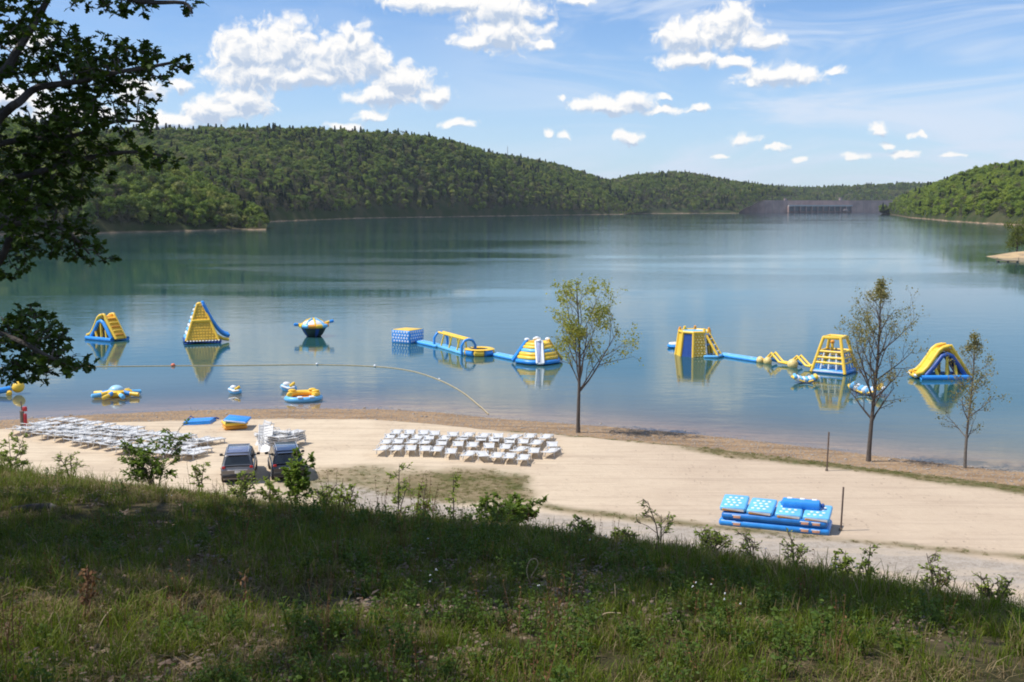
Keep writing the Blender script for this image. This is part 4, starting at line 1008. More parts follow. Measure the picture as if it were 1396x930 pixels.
for poly, n_, rn in LR:
    xs = [q[0] for q in poly]; ys_ = [q[1] for q in poly]
    for k in range(n_):
        x = xs[0] + (xs[-1] - xs[0]) * (k + random.uniform(-.3, .3)) / (n_ - 1); y = float(np.interp(x, xs, ys_)) + random.uniform(-7, 7)
        px, py = c2(x, y + 6); p = G(px, py); rz = math.atan2(-p.x, p.y) - .85 + random.gauss(0, .22)
        which = 'last' if k == n_ - 1 else ORD[k + 1]
        lb = '%s white lounger from the left, %s, block left of the cars' % (which, rn)
        if proto2 is None:
            proto2 = lounger_proto(16, 'lounger', lb, 'white loungers crowded on the left of the beach', p, rz); pk2 = kids(proto2)
        else: copy_tree(proto2, p, rz, lb, None, pk2)
# stacked loungers behind the dark car
def stacked(base, rz, n, place, lean=0.0, dz=.13):
    for k in range(n):
        pos = ['bottom', 'second', 'third', 'fourth', 'fifth', 'sixth', 'seventh', 'eighth', 'ninth', 'top'][k] if k < n - 1 else 'top'
        q = copy_tree(proto2, base + V3(random.uniform(-.10, .10), random.uniform(-.08, .08), k * dz), rz + random.uniform(-.14, .14), '%s white lounger of the %s' % (pos, place), 'white loungers stacked behind the dark car', pk2)
        q.rotation_euler[1] = lean
b0 = G(388, 611); stacked(b0 + V3(-.2, -.3, 0), -.9, 5, 'right stack behind the dark car', .04)
stacked(b0 + V3(-.75, .7, 0), -1.5, 6, 'tall middle stack behind the dark car', -.03)
stacked(b0 + V3(.35, .9, 0), -.4, 5, 'far right stack behind the dark car', .05)
b1 = G(358, 612); stacked(b1 + V3(.35, .9, 0), -1.2, 4, 'low left stack behind the cars', 0)
for k, (dx, dy, rx_, ry_, rz_, pl_) in enumerate([(0, .2, 1.05, .1, .3, 'tipped upright at the left end of the lounger stacks'), (.5, -.1, .9, -.2, -.2, 'leaning against the middle lounger stack behind the dark car'),
                                                 (-.1, 1.6, 1.2, .1, -.6, 'standing on its end at the back of the stacks')]):
    q = copy_tree(proto2, b1 + V3(dx, dy, .45), rz_, 'white lounger ' + pl_, 'white loungers stacked behind the dark car', pk2); q.rotation_euler[0] = rx_; q.rotation_euler[1] = ry_
# ------------------------------------------------------------------ cars
def car(loc, rel, label, paint, roofm, lampm, grp):
    t = thing('parked_car', label, 'car', loc, rel=rel, group=grp)
    GL = M('dark_glass', (.012, .02, .025), .06, spec=.8); BLK = M('black_trim', (.02, .02, .022), .6); TYR = M('tyre_rubber', (.025, .025, .025), .85); RIM = M('alloy', (.45, .45, .46), .3, metal=.8)
    CHR = M('pale_trim', (.55, .56, .58), .3, metal=.3); TL = lampm
    W = .92
    # lower body by cross-sections along y (rear = -2.3, front = +2.3)
    secs = [(-2.32, .86, .42, .86), (-2.26, .90, .36, .98), (-1.9, W, .34, 1.02), (-.8, W + .01, .34, 1.0), (.6, W + .01, .34, .98), (1.0, W, .34, 1.0), (1.7, .90, .36, .96), (2.15, .84, .40, .84), (2.32, .72, .45, .68)]
    rows = []
    for y, w, z0, z1 in secs:
        rows.append([(-w * .82, y, z0 - .08), (-w * .97, y, z0 + .04), (-w, y, (z0 + z1) / 2), (-w * .985, y, z1 - .06), (-w * .90, y, z1), (0, y, z1 + .03), (w * .90, y, z1), (w * .985, y, z1 - .06), (w, y, (z0 + z1) / 2), (w * .97, y, z0 + .04), (w * .82, y, z0 - .08)])
    mb = MB(); mb.quadstrip([r[::-1] for r in rows])
    for r in (rows[0], rows[-1]): mb.add(r, [tuple(range(11)) if r is rows[0] else tuple(range(10, -1, -1))])
    mb.build('body', paint, t)
    mb = MB(); mb.box((0, 0, .30), (1.6, 4.2, .12), 0, .04); mb.build('underbody', BLK, t)
    # greenhouse
    gh = [(-2.12, .74, 1.02, 1.06), (-1.86, .70, 1.02, 1.58), (-1.72, .68, 1.02, 1.68), (-.4, .68, 1.0, 1.74), (.35, .68, 1.0, 1.70), (.55, .68, 1.0, 1.62), (1.3, .76, .99, 1.04)]
    rows = [[(-.86, y, z0), (-w, y, z1 - .04 if z1 > 1.1 else z1), (-w * .85, y, z1), (0, y, z1 + .02), (w * .85, y, z1), (w, y, z1 - .04 if z1 > 1.1 else z1), (.86, y, z0)] for y, w, z0, z1 in gh]
    mb = MB(); mb.quadstrip([r[::-1] for r in rows]); mb.build('cabin', paint, t)
    mb = MB(); mb.box((0, -.62, 1.745), (1.22, 2.1, .035), 0, .015, rot=(math.radians(1.2), 0, 0)); mb.build('roof_panel', roofm, t)
    mb = MB()
    for s in (-1, 1): mb.tube([(s * .60, -1.6, 1.74), (s * .60, -1.5, 1.80), (s * .60, .1, 1.82), (s * .60, .25, 1.76)], .02, 6)
    mb.build('roof_rail', CHR, t)
    def pane(name, q, m, off=.012):
        q = [V3(*p_) for p_ in q]; n_ = (q[1] - q[0]).cross(q[2] - q[0]).normalized(); cc = sum(q, V3(0, 0, 0)) / 4
        if n_.dot(cc - V3(0, 0, 1.1)) < 0: n_ = -n_
        mb = MB(); mb.add([p_ + n_ * off for p_ in q] + [p_ - n_ * .02 for p_ in q], [(0, 1, 2, 3), (7, 6, 5, 4), (0, 4, 5, 1), (1, 5, 6, 2), (2, 6, 7, 3), (3, 7, 4, 0)]); return mb.build(name, m, t, smooth=False)
    pane('rear_window', [(-.72, -2.08, 1.12), (.72, -2.08, 1.12), (.60, -1.87, 1.55), (-.60, -1.87, 1.55)], GL, .02)
    pane('windscreen', [(-.74, 1.2, 1.09), (.74, 1.2, 1.09), (.60, .60, 1.58), (-.60, .60, 1.58)], GL, .02)
    for s in (-1, 1):
        for y0, y1, y2, y3 in ((-1.75, -.98, -.98, -1.62), (-.90, -.02, -.02, -.90), (.06, 1.0, .52, .06)):
            pane('side_window', [(s * .845, y0, 1.08), (s * .845, y1, 1.08), (s * .70, y2, 1.60), (s * .70, y3, 1.60)], GL, .025)
        mb = MB(); mb.box((s * 1.06, .72, 1.10), (.20, .12, .15), 0, .05); mb.tube([(s * .86, .74, 1.03), (s * 1.0, .72, 1.06)], .03, 6); mb.build('wing_mirror', BLK, t)
        mb = MB(); mb.box((s * .76, -2.23, 1.0), (.20, .14, .14), 0, .04); mb.build('tail_light', TL, t)
        mb = MB(); mb.box((s * .68, 2.2, .74), (.30, .16, .14), 0, .05); mb.build('headlight', WHT, t)
        for y in (-1.42, 1.42):
            w_ = MB(); w_.lathe([(.16, -.10), (.34, -.11), (.36, -.06), (.36, .06), (.34, .11), (.16, .10)], 20); tm = Matrix.Translation((s * .82, y, .36)) @ Matrix.Rotation(PI / 2, 4, 'Y')
            w_.v = [tuple(tm @ Vector(p_)) for p_ in w_.v]; wo_ = w_.build('wheel', TYR, t)
            w_ = MB(); w_.lathe([(0, .07), (.2, .09), (.22, .07)], 16)
            for q in range(5):
                a_ = 2 * PI * q / 5; w_.box((.11 * math.cos(a_), .11 * math.sin(a_), .09), (.2, .05, .03), 0, .01, rot=(0, 0, a_))
            tm = Matrix.Translation((s * .86, y, .36)) @ Matrix.Rotation(s * PI / 2, 4, 'Y'); w_.v = [tuple(tm @ Vector(p_)) for p_ in w_.v]; w_.build('rim', RIM, wo_)
    mb = MB(); mb.box((0, -2.30, .52), (1.7, .14, .24), 0, .06); mb.build('rear_bumper', BLK, t)
    mb = MB(); mb.box((0, -2.335, .86), (1.1, .03, .05), 0, .01); mb.build('tailgate_trim', CHR, t)
    mb = MB(); mb.box((0, -2.345, .74), (.32, .02, .15), 0, .005); mb.build('number_plate', PLAS, t)
    mb = MB(); mb.box((0, -1.93, 1.66), (1.15, .22, .03), 0, .01); mb.build('roof_spoiler', roofm, t)
    return t
silver = M('silver_paint', (.17, .165, .165), .28, .03, metal=.5, coat=.6); dark = M('black_paint', (.02, .024, .035), .22, .03, metal=.3, coat=.8)
TLM = M('tail_light_red', (.45, .015, .012), .25)
g = 'cars parked on the sand'
def carpos(px, py): q = G(px, py); return q
car(carpos(327, 648), -3, 'silver estate car with grey roof parked behind the grass, rear towards us', silver, M('grey_roof', (.30, .32, .42), .25, metal=.5, coat=.6), TLM, g)
car(carpos(390, 645), 4, 'black estate car with dark blue roof parked in front of the stacked loungers', dark, M('blue_black_roof', (.10, .14, .22), .22, metal=.5, coat=.8), TLM, g)
# ================================================================== FAR STRUCTURES
# dam
CONC = M('weathered_concrete', (.42, .28, .24), .9, .2, .05, second=(.30, .20, .18)); CONC2 = M('pale_concrete', (.36, .28, .26), .9); DARKC = M('dark_steel', (.12, .12, .125), .8)
a = P(1001, 291.0); b = P(1210, 291.2); YD = 3080
a = AT(978, 289, YD + 40); b = AT(1236, 289, YD + 190); c = (a + b) / 2; d = b - a; Ld = math.hypot(d.x, d.y)
t = thing('dam', 'long concrete dam with gate section across the far end of the lake', 'dam', (c.x, c.y, 0), math.atan2(d.y, d.x))
def zz(py): return (AT(1100, py, YD + 70)).z
ztop = zz(273)
mb = MB(); mb.box((0, 4, ztop / 2 - 4), (Ld, 14, ztop + 8), 0, 0); mb.build('dam_wall', CONC, t, smooth=False)
mb = MB()
for k in range(27): mb.box((-Ld / 2 + (k + .5) * Ld / 27, -3.3, ztop / 2 - 2), (1.2, .8, ztop + 4 - .5), 0, 0)
mb.build('wall_ribs', CONC2, t, smooth=False)
def bxx(px): return (px - 1107) / 258 * Ld
mb = MB(); x0, x1 = bxx(1070), bxx(1156)
mb.box(((x0 + x1) / 2, -6, zz(280.5)), (x1 - x0, 14, 4), 0, 0); mb.build('gate_bridge', M('grey_deck', (.42, .42, .42), .8), t, smooth=False)
for k in range(11):
    x = x0 + (k + .5) * (x1 - x0) / 11
    mb = MB(); mb.box((x, -6.5, zz(285)), ((x1 - x0) / 11 * .72, 3, zz(281.7) - zz(288)), 0, 0); mb.build('gate', DARKC, t, smooth=False)
for k in range(12):
    x = x0 + k * (x1 - x0) / 11; mb = MB(); mb.box((x, -8, zz(285.5)), (2.2, 8, zz(281.5) - zz(290)), 0, 0); mb.build('pier', CONC, t, smooth=False)
for px, tp_ in ((1068, 271), (1143, 270)):
    mb = MB(); mb.box((bxx(px), 2, (ztop + zz(tp_)) / 2), (6, 9, zz(tp_) - ztop + 2), 0, 0); mb.box((bxx(px), 2, zz(tp_) + 1.4), (8, 11, 1), 0, 0)
    mb.build('lift_tower', CONC2, t, smooth=False)
mb = MB(); mb.box((bxx(1146), -14, zz(287)), (13, 6, 4.5), 0, .5); mb.box((bxx(1146), -14, zz(287) + 3.2), (9, 5, 2), 0, .3); mb.build('intake_house', CONC2, t, smooth=False)
# radio mast on the ridge
p = AT(692, 217, 2380); t = thing('radio_mast', 'thin radio mast standing on top of the wooded ridge', 'mast', (p.x, p.y, p.z - 14))
mb = MB()
for s, q in ((0, 0), (1, 0), (.5, .87)): mb.tube([(s * 1.2 - .6, q * 1.2 - .4, 0), (s * .5 - .25, q * .5 - .15, 40)], .22, 5)
mb.build('lattice', M('grey_mast', (.30, .30, .31), .6), t)
mb = MB()
for k in range(10): mb.tube([(-.5, -.3, 4 + k * 3.6), (.5, .3, 6 + k * 3.6), (-.4, .4, 7.6 + k * 3.6)], .1, 4)
mb.build('bracing', MATS['grey_mast'], t)
mb = MB(); mb.tube([(0, 0, 40), (0, 0, 44)], .15, 5); mb.build('antenna', MATS['grey_mast'], t)
# point on the right
pc = P(1440, 350.5)
mp = bpy.data.materials.new('point_soil'); mp.use_nodes = True; nt, N, L = NT(mp)
tc = nd(nt, 'ShaderNodeTexCoord'); n1 = noise_n(nt, tc.outputs['Object'], .25, 5, .6)
b = nd(nt, 'ShaderNodeBsdfDiffuse'); L.new(mixc(nt, sstep(nt, n1, .4, .6), (.50, .36, .20), (.34, .25, .16)), b.inputs[0]); o = nd(nt, 'ShaderNodeOutputMaterial'); L.new(b.outputs[0], o.inputs[0])
xx = np.linspace(-24, 90, 60); yy = np.linspace(-22, 40, 40); PX, PY = np.meshgrid(xx, yy)
rr_ = np.hypot(np.minimum(PX, 0) / 22, PY / 16) + .25 * (fbm(PX, PY, 7, 3, 44) - .5)
PZ = np.where(rr_ < 1, 2.4 * (1 - rr_ ** 2) ** .7 if False else 2.4 * np.clip(1 - rr_ ** 2, 0, 1), -2.0 * np.clip(rr_ - 1, 0, 1)) + .3 * (fbm(PX, PY, 3, 3, 45) - .5) * (rr_ < 1)
po = grid_mesh('shore_point', PX + pc.x, PY + pc.y, PZ, [mp]); po['kind'] = 'structure'
q = P(1374, 357); t = thing('dock', 'small dark floating dock off the sandy point at the right edge', 'dock', q, rel=2)
mb = MB(); mb.box((0, 0, .35), (6.5, 2.4, .22), 0, .03); mb.build('deck', WOOD, t)
mb = MB()
for x in (-2.6, 0, 2.6): mb.tube([(x, -1.0, .1), (x, 1.0, .1)], .28, 8)
mb.build('floats', M('black_trim', (.02, .02, .022), .6), t)
mb = MB()
for x in (-3.0, 3.0): mb.tube([(x, 1.1, -.5), (x, 1.1, 1.3)], .08, 6)
mb.build('mooring_post', WOOD, t)
# ================================================================== TREES BY THE WATER
def branchy(name, label, base, height, seed, lean=(0, 0), leafm=None, barkm=None, nleaf=1, spread=1.0, r0=.16, low=.2, nlimb=16, fork=None, leafsize=.12, up=.8, depthmax=4, cat='tree', leaf_bias=0.3, leaf_top=0.0, group=None):
    random.seed(seed); t = thing(name, label, cat, base, 0, group)
    tr = MB(); tips = []
    def grow(p, d, L, r, depth):
        n = 5 if depth < 2 else 4; pts = [p]; rs = [r]; q = p.copy(); dd = d.copy()
        for i in range(n):
            dd = (dd + Vector((random.gauss(0, .13), random.gauss(0, .13), random.gauss(0, .07) + .09 * up))).normalized()
            q = q + dd * L / n; pts.append(q.copy()); rs.append(max(.004, r * (1 - .72 * (i + 1) / n)))
        tr.tube(pts, rs, 6 if depth < 2 else 4, 0, caps=False)
        if depth >= depthmax: tips.append((pts[-1], dd, q.z)); tips.append((pts[2], dd, q.z)); return
        k = {1: 7, 2: 5, 3: 4}.get(depth, 4)
        for i in range(k):
            f = .25 + .75 * (i + random.random()) / k; j = min(n - 1, int(f * n)); o_ = pts[j].lerp(pts[j + 1], f * n - j) if j < n else pts[-1]
            side = Matrix.Rotation(random.uniform(0, 2 * PI), 3, dd) @ dd.orthogonal().normalized()
            nd_ = (dd * .75 + side * random.uniform(.55, .95)).normalized()
            grow(o_, nd_, L * random.uniform(.36, .55), max(.004, rs[j] * .55), depth + 1)
        tips.append((pts[-1], dd, q.z))
    # trunk
    n = 14; pts = []; rs = []
    for i in range(n + 1):
        f = i / n; pts.append(Vector((lean[0] * f + .10 * math.sin(f * 5 + seed), lean[1] * f + .08 * math.cos(f * 4 + seed), height * .93 * f - .2))); rs.append(r0 * (1.25 if i == 0 else 1) * (1 - .88 * f) + .008)
    tr.tube(pts, rs, 8, 0, caps=False)
    for i in range(nlimb):
        f = low + (1 - low) * (i + random.random() * .8) / nlimb; f = min(f, .985); j = int(f * n); o_ = pts[j].lerp(pts[min(j + 1, n)], f * n - j)
        a = i * 2.4 + random.uniform(-.4, .4); el = random.uniform(.5, .95) + .25 * f
        d = Vector((math.cos(a) * math.cos(el), math.sin(a) * math.cos(el), math.sin(el)))
        prof = math.sin(PI * min(1, (f - low) / (1 - low) * .8 + .28)) ** .8
        grow(o_, d, height * .30 * spread * prof * random.uniform(.7, 1.15) + .3, rs[j] * .55, 2)
    if fork:
        for f, d, L in fork: j = int(f * n); grow(pts[j], Vector(d).normalized(), L, rs[j] * .7, 1)
    tr.build('trunk', barkm, t)
    lv = MB()
    for p, d, z in tips:
        cl = fbm(np.array([p.x * 3]), np.array([p.z * 3]), 2.4, 2, seed)[0]
        k = nleaf * (2.4 if cl > .56 else (1.0 if cl > .44 else leaf_bias)) * (1 + leaf_top * (p.z / height - .5) * 2)
        for _ in range(int(k) + (random.random() < k % 1)):
            o_ = p + Vector((random.gauss(0, .13), random.gauss(0, .13), random.gauss(0, .13))); card(lv, o_, leafsize * random.uniform(.6, 1.3), None, 0, .75)
    lv.build('crown', leafm, t, smooth=False)
    return t
BARK = M('tree_bark', (.13, .105, .085), .9, .2, 6.0, bump=.5, bscale=30); BARKG = M('grey_bark', (.19, .165, .135), .9, .15, 6.0, bump=.5, bscale=30)
LV1 = leafmat('young_leaves', [(.32,.34,.06),(.42,.40,.08),(.26,.30,.055),(.50,.44,.14)], .4); LV2 = leafmat('sparse_buds', [(.27,.25,.10),(.33,.28,.14),(.22,.23,.08)], .35)
branchy('young_tree', 'slim tree with yellow-green young leaves standing at the waterline, middle of the beach', G(790, 590), 12.0, 5, (-.25, 0), LV1, BARK, 2.2, .98, .14, .27, 17, [(.30, (.75, .1, .9), 5.6), (.36, (.35, -.3, 1), 4.5)], .14)
branchy('bare_tree', 'tall nearly bare grey tree on the shore right of the frame tower', G(1186, 629), 12.6, 11, (.25, 0), LV2, BARK, 1.6, .86, .15, .22, 27, [(.36, (-.6, -.1, 1.0), 4.2)], .11, leaf_top=.6)
branchy('bare_tree', 'thin pale bare sapling-like tree nearest the right edge of the shore', G(1317, 638), 9.2, 23, (.1, 0), LV2, BARKG, 1.7, .66, .10, .20, 21, None, .11)
# trees on the far right point
LP = leafmat('point_leaves', [(.12,.16,.03),(.19,.21,.045),(.10,.13,.03),(.24,.22,.08)], .35)
for k, (px, h_, lb) in enumerate([(1386, 12, 'low leafy green tree at the tip of the sandy point by the right edge'), (1398, 15, 'taller leafy tree behind the tip of the sandy point, cut by the frame'),
                                 (1425, 16, 'round leafy tree on the sandy point beyond the right edge')]):
    q = P(px, 347 - k * 1.0); q.z = 1.0; t = thing('leafy_tree', lb, 'tree', q, 0, 'trees on the sandy point'); random.seed(60 + k)
    mb = MB(); mb.tube([(0, 0, -1), (.2, .1, h_ * .4), (0, 0, h_ * .8)], [.3, .22, .06], 7)
    lob = [(Vector((random.uniform(-3, 3), random.uniform(-3, 3), random.uniform(.2, .85) * h_)), random.uniform(1.3, 2.4)) for _ in range(11)]
    for c_, r_ in lob: mb.tube([(0, 0, c_.z * .5), c_ * .6 + Vector((0, 0, c_.z * .3)), c_], [.12, .08, .03], 5)
    mb.build('trunk', BARK, t); mb = MB()
    for c_, r_ in lob:
        for _ in range(150):
            u = rand_unit() * r_ * random.uniform(.35, 1.15); card(mb, c_ + u, random.uniform(.3, .6), None, 0, .8)
    mb.build('crown', LP, t, smooth=False)
# ================================================================== THE OVERHANGING OAK (left) AND SHADE TREE
OAKL = leafmat('oak_leaves', [(.040,.072,.013),(.058,.098,.016),(.078,.12,.02),(.048,.08,.018)], .30, rough=.45, scale=.8)
OAKB = M('oak_bark', (.10, .085, .07), .95, .25, 5.0, bump=.8, bscale=18)
LEAF = [(0, -.5), (.12, -.28), (.34, -.34), (.26, -.08), (.50, .10), (.22, .16), (.20, .42), (0, .55), (-.20, .42), (-.22, .16), (-.50, .10), (-.26, -.08), (-.34, -.34), (-.12, -.28)]
def leaf(mb, c, s, nrm=None, axis_=None, lob=True):
    n = nrm or rand_unit(); u = (axis_ - n * axis_.dot(n)) if axis_ is not None else n.orthogonal()
    if u.length < 1e-3: u = n.orthogonal()
    u.normalize()
    if axis_ is None: u = Matrix.Rotation(random.uniform(0, 2 * PI), 3, n) @ u
    w = n.cross(u); o = len(mb.v)
    if lob:
        for x, y in LEAF: mb.v.append(tuple(c + w * x * s + u * (y + .5) * s + n * (abs(x) * .25 - y * y * .2) * s))
        mb.f.append(tuple(range(o, o + 14))); mb.m.append(0)
    else:
        for x, y in ((0, 0), (.28, .35), (.2, .8), (0, 1.05), (-.2, .8), (-.28, .35)): mb.v.append(tuple(c + w * x * s + u * y * s + n * (abs(x) * .3) * s))
        mb.f.append(tuple(range(o, o + 6))); mb.m.append(0)
def sprig(lm, tm, base, d, L, s, k=6, lob=True):
    tip = base + d * L; tm.tube([base, base.lerp(tip, .5) + rand_unit() * L * .08, tip], [.006, .005, .003], 3, 0, caps=False)
    for i in range(k):
        f = .3 + .7 * i / max(1, k - 1); a = (d + rand_unit() * .9 + Vector((0, 0, -.15))).normalized()
        n = (Vector((0, 0, 1)) + rand_unit() * .8).normalized(); leaf(lm, base.lerp(tip, f), s * random.uniform(.65, 1.2), n, a, lob)
random.seed(31)
tb = V3(-8.6, 10.6, 0); tb.z = gz(tb.x, tb.y) - .2
t = thing('oak_tree', 'large shady oak whose dark leafy boughs hang over the left edge', 'tree', (0, 0, 0))
tm = MB(); lm = MB(); trunk = [tb, tb + V3(.1, 0, 2.0), tb + V3(.3, -.1, 4.2), tb + V3(.2, .1, 6.5), tb + V3(.6, 0, 9), tb + V3(.5, .2, 12)]
tm.tube(trunk, [.46, .36, .31, .26, .18, .08], 12, 0)
def limb(pxl, dep, r, start):
    pts = [start] + [AT(a, b, dep + random.uniform(-.15, .15)) for a, b in pxl]; k = len(pts)
    pp = crom(pts, 4); tm.tube(pp, [r * .62 * (1 - .85 * i / (len(pp) - 1)) + .004 for i in range(len(pp))], 7, 0); return pp
LM = []
LM += limb([(-160, 230), (-10, 112), (20, 75), (62, 5), (78, -40), (90, -90)], 9.4, .085, trunk[2])
LM += limb([(-150, 300), (0, 160), (25, 140), (50, 120), (100, 112), (150, 100), (200, 92), (243, 84)], 9.0, .07, trunk[2])
LM += limb([(-180, 480), (-60, 420), (0, 355), (20, 300), (45, 240), (60, 200), (90, 160)], 9.8, .075, trunk[1])
LM += limb([(-260, 480), (-120, 440), (-40, 445), (20, 462), (70, 488), (108, 502)], 8.8, .06, trunk[1])
LM += limb([(-120, 300), (0, 250), (60, 232), (120, 215), (180, 207), (232, 214)], 9.3, .06, trunk[2])
LM += limb([(-100, 350), (0, 310), (50, 305), (90, 315), (122, 346)], 9.2, .05, trunk[2])
LM += limb([(-100, -60), (20, -30), (120, -20), (190, 2), (250, 4), (262, 18)], 9.0, .06, trunk[3])
LM += limb([(-80, 200), (30, 190), (100, 185), (160, 165), (205, 168)], 9.5, .05, trunk[2])
CLU = [(15,15,32,26,1),(55,45,38,26,.8),(10,70,26,34,1),(45,92,36,24,1),(95,72,26,20,.9),(88,120,34,26,1),(130,80,34,24,1.1),(135,118,30,26,1.1),(175,100,32,24,1),(170,72,12,10,.8),
       (210,80,24,14,.9),(238,86,16,10,.9),(214,98,14,8,.7),(8,118,18,20,.8),(22,185,30,28,.7),(60,165,26,20,.8),(105,160,34,26,1.1),(70,210,40,34,1),(20,235,34,34,1),(120,150,22,22,.9),(150,150,22,16,.8),
       (180,138,18,10,.6),(200,150,16,13,.7),(205,170,14,7,.6),(165,168,22,9,.7),(110,205,40,24,1),(160,206,34,10,.7),(205,210,24,9,.8),(228,216,12,8,.8),
       (25,285,34,34,1.1),(75,265,40,28,1),(120,245,30,18,.8),(60,318,36,26,1.1),(15,335,24,22,1),(15,355,20,10,.6),(95,310,24,18,1),(118,340,20,11,1),(100,330,16,12,.8),(5,372,14,6,.6),(138,352,6,4,.6),
       (8,450,26,22,1.1),(42,442,26,20,1.1),(28,470,34,22,1.2),(62,470,30,20,1.1),(50,495,38,16,1.1),(15,505,26,12,1),(88,496,20,12,1),(106,503,12,6,.8),(72,455,16,12,.9),(30,425,16,8,.8),
       (150,6,22,10,.7),(178,0,22,10,.9),(120,-8,26,12,.8),(190,8,10,7,.8),(252,4,10,7,.5),(258,14,6,6,.5),(60,2,26,10,.5)]
LMa = np.array([p[:] for p in LM])
for (px, py, rx, ry, de) in CLU:
    n_ = int(2 + rx * ry / 26 * de * 1.08); dep = random.uniform(8.8, 9.9)
    for _ in range(n_):
        a_ = random.uniform(0, 2 * PI); q = math.sqrt(random.random()); x = px + rx * q * math.cos(a_); y = py + ry * q * math.sin(a_)
        c_ = AT(x, y, dep + random.gauss(0, .35)); d_ = LMa - np.array(c_[:]); j = int(np.argmin((d_ ** 2).sum(1))); src = LM[j]
        v = c_ - src
        if random.random() < .2 and v.length < .38 and v.z > -.6 * v.length: tm.tube([src, src.lerp(c_, .5) + Vector((0, 0, .04)), c_], [.008, .006, .004], 4, 0, caps=False)
        dd = (v.normalized() + rand_unit() * .8 + Vector((0, 0, -.1))).normalized(); sprig(lm, tm, c_, dd, random.uniform(.05, .12), .070, 6)
# the crown above and outside the frame
def outside(c_, m_=18):
    q = proj(c_)
    return q is None or q[0] < -m_ - 6 or q[1] < -m_ or q[0] > 1396 + m_ or q[1] > 930 + m_
def crown(lm, tm, trunk, centre, rad, nclump, per, s, seed, inner=.3):
    random.seed(seed); k = 0
    for _ in range(nclump * 3):
        u = rand_unit() * random.uniform(inner, 1) ; c_ = centre + Vector((u.x * rad[0], u.y * rad[1], u.z * rad[2]))
        if not outside(c_, 60): continue
        st = trunk[random.randrange(2, len(trunk))]
        if random.random() < .45: tm.tube([st, st.lerp(c_, .5) + Vector((0, 0, .5)), c_], [.07, .05, .012], 5, 0, caps=False) if outside(st.lerp(c_, .5) + Vector((0, 0, .5)), 60) and outside(st.lerp(c_, .8), 60) and outside(st.lerp(c_, .3), 60) else None
        r_ = random.uniform(.5, .95)
        for _ in range(per):
            p_ = c_ + rand_unit() * r_ * random.random() ** .4
            if outside(p_, 12): leaf(lm, p_, s * random.uniform(.7, 1.3), (Vector((0, 0, 1)) + rand_unit()).normalized(), None, False)
        k += 1
        if k >= nclump: break
crown(lm, tm, trunk, tb + V3(1.4, -.4, 9.2), (6.2, 4.0, 3.4), 230, 50, .18, 77)
crown(lm, tm, trunk, tb + V3(5.2, -2.7, 11.2), (3.6, 1.3, 1.6), 60, 52, .17, 79)
crown(lm, tm, trunk, tb + V3(-1.5, 0, 5.5), (4.2, 5, 2.8), 60, 40, .17, 78)
tm.build('trunk', OAKB, t); lm.build('crown', OAKL, t, smooth=False)
# second tree up-slope, left of the camera, out of the picture: its crown shades the near grass
def shade_tree(base, top, label, crowns, seed):
    b_ = V3(*base, 0); b_.z = gz(*base) - .3; t = thing('shade_tree', label, 'tree', (0, 0, 0), group='trees just outside the picture'); tm = MB(); lm = MB()
    tr_ = [b_, b_ + V3(.1, .1, 3), b_ + V3(.2, 0, 6), b_ + V3(.1, .2, 9), b_ + V3(.3, .1, top)]; tm.tube(tr_, [.4, .3, .25, .18, .06], 10)
    for k, (c_, r_, n_) in enumerate(crowns): crown(lm, tm, tr_, b_ + V3(*c_), r_, n_, 40, .19, seed + k)
    tm.build('trunk', OAKB, t); lm.build('crown', OAKL, t, smooth=False)
shade_tree((-9.0, 3.6), 14, 'broad tree just left of the picture on the near slope', [((-1.0, -.2, 9.5), (4.4, 3.0, 3.0), 110)], 500)
# ================================================================== GRASS AND UNDERGROWTH
GR1 = leafmat('green_blades', [(.075,.125,.010),(.125,.18,.013),(.19,.225,.022),(.085,.12,.013),(.22,.215,.045)], .35, rough=.55, scale=.6)
GR2 = leafmat('dry_blades', [(.27,.20,.095),(.20,.135,.065),(.33,.26,.145),(.14,.09,.045)], .25, rough=.7, scale=.6)
GR3 = leafmat('weed_leaves', [(.06,.11,.018),(.09,.14,.022),(.12,.17,.03)], .35, rough=.5, scale=.6)
GR4 = leafmat('rusty_stems', [(.16,.075,.035),(.22,.12,.055),(.13,.07,.04)], .15, rough=.8, scale=.6)
def blade(mb, b_, h_, w_, bend, a_, mi=0):
    d = V3(math.cos(a_), math.sin(a_), 0); s_ = V3(-d.y, d.x, 0) * w_ * .5; o = len(mb.v)
    p0 = b_; p1 = b_ + V3(0, 0, h_ * .5) + d * bend * .22; p2 = b_ + V3(0, 0, h_ * (.9 - .25 * min(1, bend / h_))) + d * bend * .7; p3 = b_ + V3(0, 0, h_ * (1 - .45 * min(1, bend / h_))) + d * bend
    for p, k in ((p0, 1), (p1, .85), (p2, .5)): mb.v += [tuple(p - s_ * k), tuple(p + s_ * k)]
    mb.v.append(tuple(p3)); mb.f += [(o, o + 1, o + 3, o + 2), (o + 2, o + 3, o + 5, o + 4), (o + 4, o + 5, o + 6)]; mb.m += [mi] * 3
